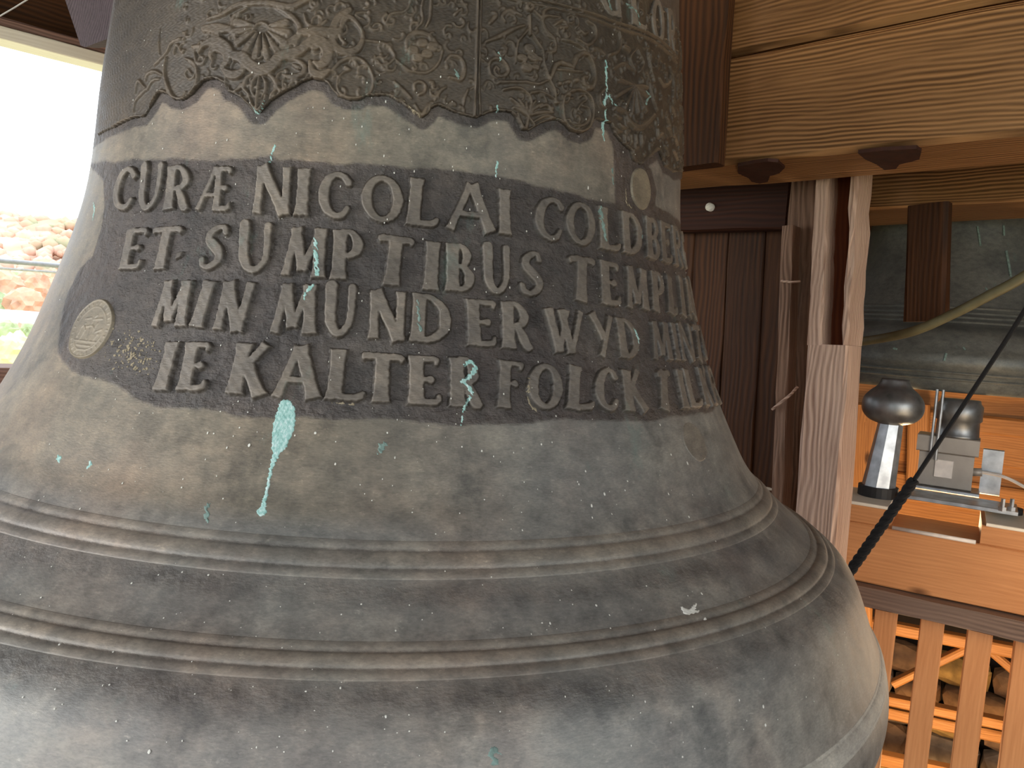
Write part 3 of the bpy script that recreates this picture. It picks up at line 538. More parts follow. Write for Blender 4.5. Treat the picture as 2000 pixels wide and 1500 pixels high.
for pts, w, h, curve, closed in FS:
    c, m = chart(pts); w = np.broadcast_to(np.array(w, float), (len(pts),)); w = w*(1.62 if w.max() >= 11 and pts is not FR_RIM else 1.35)*m
    if curve and len(pts) > 2:
        q = catmull(np.column_stack([c, w]), 5, closed); c, w = q[:, :2], q[:, 2]
    elif closed: c = np.vstack([c, c[:1]]); w = np.append(w, w[0])
    strokes.append((c, w, h))
# background foliage curls between the scrolls
fx0, fx1 = rimc[0, 0]+.13, rimc[-1, 0]+.06
for i in range(1100):
    cx = rng.uniform(fx0, fx1); cy = rng.uniform(s_of_z(.13), s_of_z(.44)); a0 = rng.uniform(0, 6.28); R = rng.uniform(.003, .0085); tw = rng.choice([-1, 1])
    t = np.linspace(0, rng.uniform(2.2, 4.4), 7); rr = R*(1-.16*t); strokes.append((np.stack([cx+rr*np.cos(a0+tw*t), cy+rr*np.sin(a0+tw*t)], -1), np.linspace(.0026, .0046, 7), rng.uniform(.0010, .0020)))
def top_s(X):   # upper border of the frieze: slopes like the cords
    c, _ = chart([(760, -66), (900, -40), (1000, -10), (1160, 28), (1237, 54), (1300, 90), (1316, 110)])
    return np.interp(X, c[:, 0], c[:, 1])
PL = [chart([(932, 60)])[0][0, 0], chart([(1200, 150)])[0][0, 0]]
def frieze_h(X, Y):
    sd = sd_poly(X, Y, frieze_poly)+wob(X, Y, .0003, 500, 2.)
    base = edge_h(sd, .0022, .0018); H = np.zeros_like(X)
    x0, y0 = X[0, 0], Y[0, 0]; dx = X[0, 1]-X[0, 0]; dy = Y[1, 0]-Y[0, 0]; ny, nx = X.shape
    for c, w, h in strokes:
        m = w.max()/2+.003; i0 = max(0, int((c[:, 0].min()-m-x0)/dx)); i1 = min(nx, int((c[:, 0].max()+m-x0)/dx)+2); j0 = max(0, int((c[:, 1].min()-m-y0)/dy)); j1 = min(ny, int((c[:, 1].max()+m-y0)/dy)+2)
        if i1 <= i0 or j1 <= j0: continue
        d = sd_stroke(X[j0:j1, i0:i1], Y[j0:j1, i0:i1], c, w); hh = h*smooth01((.0004-d)/np.minimum(.0017, .0006+w.mean()*.4))
        H[j0:j1, i0:i1] = np.maximum(H[j0:j1, i0:i1], hh)
    H += .00018*np.sin(X*700+3*np.sin(Y*500))*np.sin(Y*820)
    return np.where(base > 0, base+H*1.25*smooth01(-sd/.001), base)
segs = [rimc[0, 0]-.07, PL[0], PL[1], fx1]
for i in range(3):
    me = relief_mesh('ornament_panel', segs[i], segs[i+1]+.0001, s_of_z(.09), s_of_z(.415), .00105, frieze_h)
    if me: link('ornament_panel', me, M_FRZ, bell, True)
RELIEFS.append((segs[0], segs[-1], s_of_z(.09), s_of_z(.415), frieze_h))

# ---------------- medallions
def medallion(cpx, rad, label, rings=True, seed=1, height=.0022, mat=M_MED):
    c, _ = chart([cpx]); cx, cy = c[0]
    r_ = np.random.default_rng(seed); marks = []
    if rings:
        for k in range(26):
            a = k/26*2*np.pi; marks.append((np.array([[math.cos(a)*.80, math.sin(a)*.80], [math.cos(a)*.88, math.sin(a)*.88]]), .07))
        for P in ([(-.55, -.42), (.55, -.42)], [(-.35, -.56), (.35, -.56)], [(-.22, -.7), (.22, -.7)], [(-.3, -.4), (-.2, -.05), (-.35, .1)], [(-.2, .05), (.1, .1), (.25, 0)], [(.2, -.4), (.22, -.05), (.3, .2)], [(.05, -.35), (.0, 0)], [(.0, .1), (.05, .35), (.15, .45)], [(.05, .3), (.45, .35)], [(-.4, .3), (-.1, .35)], [(.35, -.1), (.6, 0)], [(-.5, -.3), (-.45, 0), (-.3, .15)], [(.4, -.35), (.5, -.15)]):
            marks.append((np.array(P, float), .085))
    def hf(X, Y):
        x = (X-cx)/rad; y = (Y-cy)/rad; rr = np.hypot(x, y)+.012*np.sin(5*np.arctan2(y, x)+seed)
        h = edge_h((rr-1)*rad, height, .0016); H = np.zeros_like(X)
        if rings:
            H += .0006*smooth01(1-abs(rr-.95)/.04)+.0004*smooth01(1-abs(rr-.72)/.03)
            for P, w in marks: H = np.maximum(H, .0008*smooth01(-(sd_stroke(x, y, P, [w]*len(P)))/.05))
        return np.where(h > 0, h+H, h)
    me = relief_mesh('medallion', cx-rad*1.15, cx+rad*1.15, cy-rad*1.15, cy+rad*1.15, .0007, hf)
    o = link('medallion', me, mat, bell, True); o['label'] = label; return o
medallion((179, 643), .0335, 'round coin-like medallion with a worn figure scene at the left of the text', seed=3)
medallion((1251, 369), .0250, 'plain worn round medallion hanging below the ornament', rings=False, seed=5)
o = medallion((1357, 863), .0240, 'faint round medallion low at the right', rings=False, seed=8, height=.0009, mat=M_RING)

# ---------------- verdigris runs, lime specks, crust
def blot(name, strokes_px, mat, h=.0005, label=None, cell=.0007, patchy=True):
    parts = []
    for pts, w in strokes_px:
        c, m = chart(pts); w = np.array(w, float)*m
        if len(pts) > 2: q = catmull(np.column_stack([c, w]), 5); c, w = q[:, :2], q[:, 2]
        parts.append((c, w))
    A = np.vstack([p[0] for p in parts]); mg = .004+max(p[1].max() for p in parts)/2
    def hf(X, Y):
        d = np.full(X.shape, 1e3)
        for c, w in parts: d = np.minimum(d, sd_stroke(X, Y, c, w))
        d = d+wob(X, Y, .0004, 800, len(A))+wob(X, Y, .0003, 1700, 2.)+(np.maximum(0, wob(X, Y, .0022, 620, 1.1*len(A))) if patchy else 0)
        return np.where(d < .0002, np.where(d < -.0003, h+wob(X, Y, .00015, 1500, 1.), .0003)+relief_at(X, Y), -.001)
    me = relief_mesh(name, A[:, 0].min()-mg, A[:, 0].max()+mg, A[:, 1].min()-mg, A[:, 1].max()+mg, cell, hf)
    if me:
        o = link(name, me, mat, bell, True)
        if label: o['label'] = label
blot('verdigris_run', [([(558, 792), (555, 830), (545, 870)], [24, 38, 26]), ([(545, 860), (540, 885), (530, 915), (522, 955), (514, 990), (511, 1000)], [24, 13, 6, 5, 9, 16]), ([(566, 800), (570, 830), (562, 855), (556, 870)], [20, 10, 6, 5])], M_VERD, label='long pale turquoise drip below the letter A', cell=.0006, patchy=False)
blot('verdigris_run', [([(1331, 1186), (1343, 1196), (1360, 1199), (1380, 1212)], [4, 15, 20, 5]), ([(1352, 1192), (1359, 1180)], [9, 3])], M_LIME, label='pale splash between the two moulding rings', patchy=False)
for S_px, mt in [([([(903, 715), (918, 708), (926, 722), (915, 738), (900, 748)], [8, 10, 12, 10, 8]), ([(905, 750), (918, 768), (906, 800), (901, 830)], [6, 9, 5, 3])], M_VERD),
                 ([([(618, 470), (619, 500), (622, 540)], [7, 11, 9])], M_VERD), ([([(610, 562), (600, 575), (596, 588)], [12, 6, 5])], M_VERD),
                 ([([(538, 281), (532, 300), (527, 318)], [4, 6, 4])], M_VERD), ([([(183, 396), (184, 410), (181, 430)], [3, 6, 3])], M_VERD),
                 ([([(1180, 122), (1182, 180), (1178, 200), (1180, 230), (1177, 246), (1180, 275)], [8, 6, 9, 6, 9, 3])], M_VERD), ([([(1186, 190), (1198, 208)], [8, 5])], M_VERD),
                 ([([(972, 315), (970, 330), (968, 345)], [5, 6, 3])], M_VERD), ([([(973, 104), (974, 120)], [5, 4])], M_VERD), ([([(971, 200), (970, 218)], [4, 4])], M_VERD),
                 ([([(1253, 180), (1262, 192), (1256, 205)], [4, 6, 4])], M_VERD2), ([([(1196, 330), (1198, 365)], [5, 3])], M_VERD2), ([([(890, 140), (895, 155)], [10, 8])], M_VERD2), ([([(405, 985), (402, 1020)], [9, 9])], M_VERD2),
                 ([([(747, 870), (742, 885)], [16, 8])], M_VERD2), ([([(115, 893), (117, 898)], [12, 12])], M_VERD), ([([(176, 905), (170, 914)], [10, 6])], M_VERD),
                 ([([(1168, 407), (1172, 440), (1178, 470)], [8, 10, 9])], M_VERD2), ([([(1232, 640), (1240, 660), (1246, 682)], [4, 6, 5])], M_VERD),
                 ([([(815, 590), (818, 630), (822, 650)], [6, 7, 6])], M_VERD2), ([([(1248, 456), (1250, 480)], [5, 5])], M_VERD2), ([([(498, 214), (503, 221), (512, 218), (520, 200)], [3, 4, 3, 2])], M_VERD), ([([(1220, 10), (1240, 30), (1243, 50)], [5, 5, 6])], M_VERD2), ([([(965, 1468), (968, 1490)], [16, 10])], M_VERD2),
                 ([([(1190, 20), (1186, 0)], [8, 8])], M_VERD2), ([([(1031, 740), (1030, 770), (1038, 795), (1046, 800)], [3, 4, 4, 8])], M_OCHRE), ([([(650, 786), (690, 790)], [3, 4])], M_OCHRE), ([([(790, 200), (812, 222), (820, 228)], [3, 6, 3])], M_OCHRE), ([([(1222, 370), (1224, 395), (1233, 405)], [3, 5, 3])], M_OCHRE)]:
    blot('verdigris_run' if mt is not M_OCHRE else 'ochre_crust', S_px, mt)
# specks: hundreds of tiny lime and dust dots
SP = [(750, 305), (809, 335), (770, 338), (885, 333), (1057, 868), (902, 873), (844, 1198), (1164, 1183), (1190, 1202), (1074, 1218), (240, 944), (157, 994), (1225, 940), (1180, 965), (805, 1001), (1352, 1380), (1490, 1380), (1494, 1416), (1332, 1478), (406, 846), (616, 846), (656, 863), (487, 870), (418, 847), (1170, 540), (1292, 540), (1305, 965), (1342, 905), (1220, 958), (1310, 888), (1148, 367), (1248, 395), (1028, 452), (1213, 344), (930, 402), (1130, 946), (1155, 988), (1370, 1160), (1262, 1145), (1345, 1010), (116, 1260), (295, 1231), (292, 1468)]
dots = [(x, y, random.uniform(2.2, 4.6)) for x, y in SP]
for i in range(620):
    x = random.uniform(20, 1660); y = random.uniform(60, 1490)
    if not (230 < x < 1330) and y < 500: continue
    if x > 1400 and y < 1150: continue
    dots.append((x, y, random.uniform(.9, 2.3) if random.random() < .85 else random.uniform(2, 3.3)))
Vd, Qd = [], []
c, m = chart([(d[0], d[1]) for d in dots])
for (cx, cy), mm, d in zip(c, m, dots):
    r = d[2]*mm/2; el = random.uniform(1, 2.2); an = np.linspace(0, 2*np.pi, 8)[:-1]; n0 = len(Vd)
    P = np.stack([cx+r*np.cos(an)*np.array([random.uniform(.7, 1.2) for _ in an]), cy+r*el*np.sin(an)], -1)
    hi = .0006+(relief_at(np.array([[cx, cx+1e-4], [cx, cx+1e-4]]), np.array([[cy, cy], [cy+1e-4, cy+1e-4]])).max() if (np.array([cy]) > s_of_z(-.10)).any() else 0)
    top = bell_pos(P[:, 0]/RREF, P[:, 1], hi+0*an); ctr = bell_pos(np.array([cx/RREF]), np.array([cy]), np.array([hi+.0004]))
    Vd += [*top, *ctr]
    for k2 in range(7): Qd.append((n0+k2, n0+(k2+1) % 7, n0+7))
oc_dots = []
for i in range(170):
    x = random.gauss(262, 26); y = 690+(x-262)*.35+random.gauss(0, 20)
    if 205 < x < 330 and y < 752: oc_dots.append((x, y, random.uniform(1.5, 6)))
c, m = chart([(d[0], d[1]) for d in oc_dots]); Vo, Qo = [], []
for (cx, cy), mm, d in zip(c, m, oc_dots):
    an = np.linspace(0, 2*np.pi, 9)[:-1]; r = d[2]*mm/2*np.array([random.uniform(.5, 1.4) for _ in an]); n0 = len(Vo)
    Vo += [*bell_pos((cx+r*np.cos(an))/RREF, cy+r*np.sin(an), .0003+0*an), *bell_pos(np.array([cx/RREF]), np.array([cy]), np.array([.0009]))]
    for k2 in range(8): Qo.append((n0+k2, n0+(k2+1) % 8, n0+8))
so_ = link('ochre_crust', mesh_np('ochre_crust', Vo, Qo), M_OCHRE, bell, True); so_['kind'] = 'stuff'
sp = link('lime_specks', mesh_np('lime_specks', Vd, Qd), M_LIME, bell, True); sp['kind'] = 'stuff'

# crown loops and headstock above the picture
M_IRON = plain('black_iron', (.03, .03, .032), .5, .8)
WD_DARK = wood('wood_dark', srgb(46, 26, 12), srgb(92, 56, 28), 1., .7, .5)
WD_MID = wood('wood_mid', srgb(98, 68, 40), srgb(184, 138, 92), 1.15, .62, .8, ring=.42)
WD_WARM = wood('wood_warm', srgb(178, 118, 72), srgb(214, 154, 102), 1.2, .6, .2, knots=True, ring=.12)
WD_GREY = wood('wood_greyed', srgb(146, 112, 94), srgb(232, 200, 176), 1.3, .78, .9)
WD_GREY2 = wood('wood_greyed_dark', srgb(100, 76, 60), srgb(168, 134, 112), 1.3, .8, .9)
WD_PALE = wood('wood_pale', srgb(222, 214, 196), srgb(244, 238, 222), 1., .6, .1)
WD_PINK = wood('wood_pinkish', srgb(110, 84, 74), srgb(160, 126, 112), 1., .7, .2)
WD_PLANK = wood('wood_plank_grey', srgb(92, 76, 68), srgb(134, 112, 98), 1., .75, .3)
WD_FLOOR = wood('wood_floor', srgb(70, 48, 30), srgb(120, 86, 54), 1., .8, .3)
WD_BAL = wood('wood_baluster', srgb(196, 130, 80), srgb(226, 162, 108), 1.2, .6, .15, ring=.1)
WD_LIT = wood('wood_orange', srgb(128, 82, 42), srgb(184, 128, 72), 1.3, .55, .3, knots=True, ring=.2)
M_GALV = plain('galvanised_steel', (.42, .44, .45), .38, .85, .3, 25, .15)
M_CAST = plain('cast_iron_grey', (.26, .265, .26), .42, .8, .35, 22, .2)
M_RUB = plain('black_rubber', (.012, .012, .012), .6)
M_ROPE = plain('black_rope', (.010, .008, .007), .9, 0, .3, 200, .3)
M_BOX = plain('painted_metal_box', (.36, .33, .29), .5, .4, .1, 20)
M_WHITE = plain('white_pipe', (.75, .70, .64), .4)
M_HOSE = plain('olive_rim', (.16, .14, .07), .5)

def timber(name, p0, p1, side, w, h, mat, parent=None, rough=.004, cham=.008, seg=.12, label=None, cat=None, group=None, kind=None, seed=None):
    """squared timber from p0 to p1 (centre line); local X runs along it, w across `side`, h across the third axis"""
    p0, p1 = np.array(p0, float), np.array(p1, float); L = np.linalg.norm(p1-p0); X = (p1-p0)/L
    Sd = np.array(side, float); Sd -= X*np.dot(Sd, X); Sd /= np.linalg.norm(Sd); Zd = np.cross(X, Sd)
    n = max(2, int(L/seg)+1); rg = random.Random(seed if seed is not None else hash((round(L, 3), round(w, 3), name)) % 9999)
    c = min(cham, w*.3, h*.3); prof = [(-w/2+c, -h/2), (w/2-c, -h/2), (w/2, -h/2+c), (w/2, h/2-c), (w/2-c, h/2), (-w/2+c, h/2), (-w/2, h/2-c), (-w/2, -h/2+c)]
    V, Q = [], []
    for i in range(n):
        x = -L/2+L*i/(n-1)
        for k2, (a, b) in enumerate(prof):
            V.append((x, a+rg.uniform(-rough, rough)*.6, b+rg.uniform(-rough, rough)*.6))
    fs_ = []
    for i in range(n-1):
        for k2 in range(8):
            fs_.append((i*8+k2, (i+1)*8+k2, (i+1)*8+(k2+1) % 8, i*8+(k2+1) % 8))
    fs_.append(tuple(range(8))); fs_.append(tuple(reversed(range((n-1)*8, n*8))))
    me = bpy.data.meshes.new(name); me.from_pydata(V, [], fs_); me.update()
    bm = bmesh.new(); bm.from_mesh(me); bmesh.ops.recalc_face_normals(bm, faces=bm.faces); bm.to_mesh(me); bm.free()
    o = bpy.data.objects.new(name, me); COL.objects.link(o); me.materials.append(mat)
    ctr = (p0+p1)/2; o.matrix_world = Matrix(((X[0], Sd[0], Zd[0], ctr[0]), (X[1], Sd[1], Zd[1], ctr[1]), (X[2], Sd[2], Zd[2], ctr[2]), (0, 0, 0, 1)))
    if parent is not None:
        mw = o.matrix_world.copy(); o.parent = parent; o.matrix_parent_inverse = Matrix.Translation(-Vector(parent.location)) if parent.type == 'EMPTY' else parent.matrix_world.inverted(); o.matrix_basis = mw
    return setp(o, label, cat, group, kind)
def tube(name, pts, rad, mat, parent=None, n=10, **kw):
    P = np.array(pts, float); rad = np.broadcast_to(rad, (len(P),)); T = np.gradient(P, axis=0); T /= np.linalg.norm(T, axis=1)[:, None]
    V, Q = [], []; ref = np.array([0, 0, 1.]) if abs(T[0][2]) < .9 else np.array([1., 0, 0]); nrm = np.cross(T[0], ref)
    for i in range(len(P)):
        nrm = nrm-T[i]*np.dot(nrm, T[i]); nrm /= np.linalg.norm(nrm); bn = np.cross(T[i], nrm)
        for k2 in range(n):
            a = 2*np.pi*k2/n; V.append(P[i]+rad[i]*(math.cos(a)*nrm+math.sin(a)*bn))
    for i in range(len(P)-1):
        for k2 in range(n): Q.append((i*n+k2, i*n+(k2+1) % n, (i+1)*n+(k2+1) % n, (i+1)*n+k2))
    me = bpy.data.meshes.new(name); me.from_pydata([tuple(v) for v in V], [], Q+[tuple(reversed(range(n))), tuple(range((len(P)-1)*n, len(P)*n))]); me.update()
    o = link(name, me, mat, parent, n > 8); return setp(o, **kw)
def lathe(name, c, prof, mat, parent=None, n=48, smooth=True, rot=0, **kw):
    V, Q = [], []
    for r, z in prof:
        for k2 in range(n):
            a = rot+2*np.pi*k2/n; V.append((c[0]+r*math.cos(a), c[1]+r*math.sin(a), c[2]+z))
    for i in range(len(prof)-1):
        for k2 in range(n): Q.append((i*n+k2, i*n+(k2+1) % n, (i+1)*n+(k2+1) % n, (i+1)*n+k2))
    Q += [tuple(reversed(range(n))), tuple(range((len(prof)-1)*n, len(prof)*n))]
    me = bpy.data.meshes.new(name); me.from_pydata(V, [], Q); me.update()
    return setp(link(name, me, mat, parent, smooth), **kw)

# crown
for k2 in range(4):
    a = k2*math.pi/2+.3; P = [(BC[0]+.12*math.cos(a)*s, BC[1]+.12*math.sin(a)*s, z) for s, z in ((1.3, .715), (1.45, .78), (1.2, .86), (.6, .90), (0, .91))]
    tube('crown_loop', catmull(P, 5), .028, M_RING, bell)

# ------------------------------------------------------------------ frame of the near bell (right)
ZB = .45
E0, E1 = at_z(1328, 331, ZB), at_z(2000, 266, ZB); Bd = (E1-E0)/np.linalg.norm(E1-E0); Bn = np.array([-Bd[1], Bd[0], 0.])   # Bn points away from the camera
bw = abs(np.dot(at_z(1660, 349, ZB)-E0, Bn))
sm = on_plane(1430, 108, E0, Bn); zseam = sm[2]
def bm_c(t, off, z): q = E0+Bd*t+Bn*off; return np.array([q[0], q[1], z])
timber('timber_beam', bm_c(-1.6, bw/2, (ZB+zseam)/2), bm_c(2.1, bw/2, (ZB+zseam)/2), Bn, bw, zseam-ZB-.004, WD_MID, label='broad brown timber beam with open grain, lower one of two at upper right', cat='beam', cham=.012)
timber('timber_beam', bm_c(-1.6, bw/2+.006, zseam+.27), bm_c(2.1, bw/2+.006, zseam+.27), Bn, bw, .53, WD_MID, label='timber beam lying on top of the broad beam at upper right edge', cat='beam', cham=.012)
# dark board added over the beam's dark end, behind the bell's shoulder
pa, pb = on_plane(1372, 10, E0-Bn*.05, Bn), on_plane(1352, 322, E0-Bn*.05, Bn)
timber('timber_brace', pa+(pa-pb)*.8, pb-(pa-pb)*.02, Bd, .16, .05, WD_DARK, label='dark upright board added against the broad beam, right behind the bell', cat='board')
# two thin dark patches added in place of notches cut in the underside
def patch(name, pxs, z, th, mat, **kw):
    P = [at_z(x, y, z) for x, y in pxs]; n = len(P)
    V = [(p[0], p[1], z+.004) for p in P]+[(p[0], p[1], z-th) for p in P]
    me = bpy.data.meshes.new(name); me.from_pydata(V, [], [tuple(range(n)), tuple(reversed(range(n, 2*n)))]+[(i, n+i, n+(i+1) % n, (i+1) % n) for i in range(n)]); me.update()
    return setp(link(name, me, mat), **kw)
M_NOTCH = plain('notch_dark', srgb(62, 30, 18), .7, .2, .3, 40, .4)
patch('notch_patch', [(1441, 322), (1470, 316), (1500, 312), (1520, 314), (1533, 325), (1522, 336), (1504, 341), (1500, 352), (1484, 356), (1468, 352), (1462, 345), (1442, 336)], ZB, .004, M_NOTCH, label='small dark patch standing for a notch under the broad beam, nearer to the big bell', cat='plate')
patch('notch_patch', [(1676, 296), (1720, 291), (1790, 287), (1800, 292), (1796, 308), (1775, 314), (1757, 318), (1750, 327), (1728, 329), (1712, 318), (1690, 308)], ZB, .004, M_NOTCH, label='wider dark patch standing for a notch under the broad beam, above the notched post', cat='plate')

# post behind the beam, with its long mortise
PP = E0+Bn*(bw+.03)
def pp(x, y, o=0.): return on_plane(x, y, PP+Bn*o, Bn)
post = empty('timber_post', pp(1600, 1300), 'greyed upright timber post with a long empty mortise slot, right of the bell', 'post')
def tb(name, xt, yt, xb, yb, wpx, o, th, mat, parent, **kw):
    a, b = pp(xt, yt, o), pp(xb, yb, o); w = np.linalg.norm(pp((xt+xb)/2+wpx/2, (yt+yb)/2, o)-pp((xt+xb)/2-wpx/2, (yt+yb)/2, o))
    return timber(name, a+Bn*th/2, b+Bn*th/2, Bd, w, th, mat, parent, **kw)
tb('post_shaft', 1616, 673, 1568, 1330, 80, 0, .12, WD_GREY, post, rough=.005)
tb('post_cheek', 1610, 250, 1590, 674, 27, 0, .12, WD_GREY, post, rough=.004, cham=.004, seg=.05)
tb('post_cheek', 1673, 250, 1650, 674, 14, 0, .12, WD_GREY, post, rough=.006, cham=.006, seg=.05)
tb('mortise_back', 1641, 250, 1624, 680, 54, .07, .045, wood('wood_red_dark', srgb(84, 38, 14), srgb(112, 56, 24), 1, .7, .2), post)
tb('timber_post', 1576, 250, 1520, 1330, 54, .125, .115, WD_GREY2, None, label='darker rough upright timber left of the notched post', cat='post', rough=.008)
tb('timber_batten', 1538, 440, 1505, 1330, 22, .06, .06, WD_GREY2, None, label='thin split batten along the rough upright timber', cat='batten', rough=.006, cham=.003)
# a wire pin and a splinter on the post
tube('iron_staple', [pp(1526, 549, .055), pp(1548, 551, .05), pp(1563, 549, .055)], .0035, WD_GREY, None, label='short pale peg across the split batten', cat='peg')
tube('wood_splinter', [pp(1508, 800, .05), pp(1545, 770, .045), pp(1558, 755, .055)], .004, WD_GREY, None, label='pale splinter sticking off the rough timber, above the bell flare', cat='splinter')
# dark boarding behind
wd = empty('board_partition', pp(1450, 1300, .3), 'dark brown vertical board partition between bell and posts', 'partition')
xs = [1285, 1352, 1420, 1490, 1560]
for i in range(4):
    tb('board', (xs[i]+xs[i+1])/2+12, 300, (xs[i]+xs[i+1])/2-50, 1400, (xs[i+1]-xs[i])*1.0-1.0, .26+.008*(i % 2), .03, WD_DARK, wd, rough=.003, cham=.004)
a, b = pp(1300, 412, .20), pp(1543, 400, .20)
timber('rail', a, b, UP, .155, .05, wood('wood_redbrown', srgb(40, 18, 8), srgb(66, 32, 14), 1, .7, .3), wd)
pgc = pp(1388, 405, .17); lathe_p = tube('wooden_peg', [pgc+Bn*.04, pgc-Bn*.012], .013, WD_PALE, None, n=14, label='pale round peg end in the dark rail', cat='peg')

# second beam further back
ZB2 = .45; G0, G1 = at_z(1702, 409.5, ZB2), at_z(2000, 392, ZB2); Gd = (G1-G0)/np.linalg.norm(G1-G0); Gn = np.array([-Gd[1], Gd[0], 0.])
gw = abs(np.dot(at_z(1850, 435, ZB2)-G0, Gn))
timber('timber_beam', G0-Gd*1.4+Gn*gw/2+UP*.15, G1+Gd*1.3+Gn*gw/2+UP*.15, Gn, gw, .30, WD_MID, label='dark timber beam behind, over the second bell', cat='beam')

# ------------------------------------------------------------------ second bell
c2 = at_d(1843, 690, 3.26); K2 = .694; ZL2 = -.102
bell2 = empty('church_bell', (c2[0], c2[1], ZL2), 'second bronze bell behind the posts at right, dark green-grey with turquoise streaks', 'bell')
z2 = lambda z: (z+.56)*K2+ZL2
prof2 = [(.62*K2, z2(-.545)), (.64*K2, z2(-.56))]+[(float(rz(z))*K2, float(z2(z))) for z in np.concatenate([np.linspace(-.56, -.3, 22), np.linspace(-.295, -.19, 16), np.linspace(-.18, .59, 30)])]+[(.35*K2, z2(.655)), (.25*K2, z2(.705)), (.001, z2(.715))]
lathe('bell_body', (c2[0], c2[1], 0), prof2, M_BELL2, bell2, n=128)
for zz in (-.235, -.212, -.19, -.165, -.50, -.47):
    r = float(rz(zz))*K2; P = [(c2[0]+(r+.001)*math.cos(a), c2[1]+(r+.001)*math.sin(a), z2(zz)) for a in np.linspace(0, 2*np.pi, 129)]
    tube('moulding_ring', P, .0045, M_BELL2, bell2, n=8)
def on_bell2(x, y, lift=.002):
    d = ray(x, y); t = np.linspace(1.5, 3.5, 3000); X = d[None]*t[:, None]; gg = np.hypot(X[:, 0]-c2[0], X[:, 1]-c2[1])-rz((X[:, 2]-ZL2)/K2-.56)*K2-lift; i = (gg < 0).argmax() if (gg < 0).any() else gg.argmin(); return X[i]
for pts, w_ in (([(1909, 442), (1912, 460), (1915, 480)], .006), ([(1960, 440), (1961, 460)], .006), ([(1965, 490), (1970, 515), (1974, 540)], .007), ([(1745, 680), (1752, 682)], .006), ([(1848, 690), (1844, 705)], .006), ([(1881, 678), (1886, 683)], .004), ([(1853, 468), (1855, 471)], .005), ([(1925, 562), (1928, 566)], .004)):
    tube('verdigris_run', [on_bell2(x, y) for x, y in pts], [w_*.6]*len(pts), M_VERD2, bell2, n=6)
# upright in front of the second bell
q0 = at_d(1815, 400, 2.42); q1 = at_d(1808, 628, 2.42)
timber('timber_strut', q0, q1, Gd, .105, .05, WD_DARK, label='dark short upright timber in front of the second bell', cat='strut')
# curved wheel rim
rim = catmull([at_d(x, y, d) for x, y, d in ((1640, 670, 2.62), (1690, 666, 2.52), (1780, 648, 2.37), (1860, 614, 2.33), (1930, 578, 2.30), (2000, 540, 2.28), (2080, 480, 2.26))], 8)
tube('bell_wheel_rim', rim, .013, M_HOSE, None, label='olive-brown curved wheel rim crossing the second bell', cat='wheel rim', n=10)

# ------------------------------------------------------------------ black rope, twisted in its lower part
ra, rb, rc = at_d(2080, 480, 1.95), at_d(1785, 938, 1.85), at_d(1640, 1145, 1.80)
rope = empty('rope', rc, 'black rope running down to the left in front of the steel actuator', 'rope')
tube('cord', [ra, at_d(1960, 672, 1.9), rb], .0048, M_ROPE, rope, n=8)
L_ = np.linalg.norm(rc-rb); Tn = (rc-rb)/L_; n1 = np.cross(Tn, UP); n1 /= np.linalg.norm(n1); n2 = np.cross(Tn, n1)
for k2 in range(3):
    P = [rb+Tn*(L_*t)+.0055*(math.cos(t*L_/.05*2*math.pi+k2*2.094)*n1+math.sin(t*L_/.05*2*math.pi+k2*2.094)*n2) for t in np.linspace(0, 1, 110)]
    tube('strand', P, .0062, M_ROPE, rope, n=7)

# ------------------------------------------------------------------ carrier beam under the second bell, with hammer and actuator
ZO = -.455
O0, O1 = at_z(1654, 982, ZO), at_z(2000, 1039, ZO); Od = (O1-O0)/np.linalg.norm(O1-O0); On = np.array([-Od[1], Od[0], 0.])
def oc(t, off, z): q = O0+Od*t+On*off; return np.array([q[0], q[1], z])
def ot(x, y): q = on_plane(x, y, O0, On); return np.dot(q-O0, Od), q[2]
t_n0, _ = ot(1740, 1020); t_n1, _ = ot(1915, 1050); _, zbot = ot(1850, 1172); _, znot = ot(1740, 1032)
cb = empty('carrier_beam', oc(.2, .1, zbot), 'light pine carrier beam with a wide notch below the second bell', 'beam')
OW = .26
timber('beam_body', oc(-.25, OW/2, (zbot+znot)/2), oc(1.5, OW/2, (zbot+znot)/2), On, OW, znot-zbot, WD_WARM, cb, cham=.004, rough=.001)
timber('beam_shoulder', oc(-.25, OW/2, (ZO+znot)/2), oc(t_n0, OW/2, (ZO+znot)/2), On, OW, ZO-znot, WD_WARM, cb, cham=.003, rough=.001)
timber('beam_shoulder', oc(t_n1, OW/2, (ZO+znot)/2), oc(1.5, OW/2, (ZO+znot)/2), On, OW, ZO-znot, WD_WARM, cb, cham=.003, rough=.001)
timber('lit_top', oc(-.25, OW/2, ZO+.004), oc(t_n0-.01, OW/2, ZO+.004), On, OW+.01, .010, WD_PALE, cb, cham=.002, rough=0); timber('lit_top', oc(t_n1+.01, OW/2, ZO+.004), oc(1.5, OW/2, ZO+.004), On, OW+.01, .010, WD_PALE, cb, cham=.002, rough=0)  # pale sheets on the shoulders: the beam's lit top put into the colour
tube('white_conduit', [oc(t_n0+.005, -.006, znot+.004), oc(t_n1-.01, -.006, znot+.004)], .006, M_WHITE, None, label='thin white pipe along the notch of the pine carrier beam', cat='pipe')
tb_z = zbot-.033
timber('grey_plank', oc(-.25, .10, tb_z), oc(1.5, .10, tb_z), On, .28, .058, WD_PLANK, None, label='grey-brown weathered plank under the pine carrier beam', cat='plank', cham=.003)
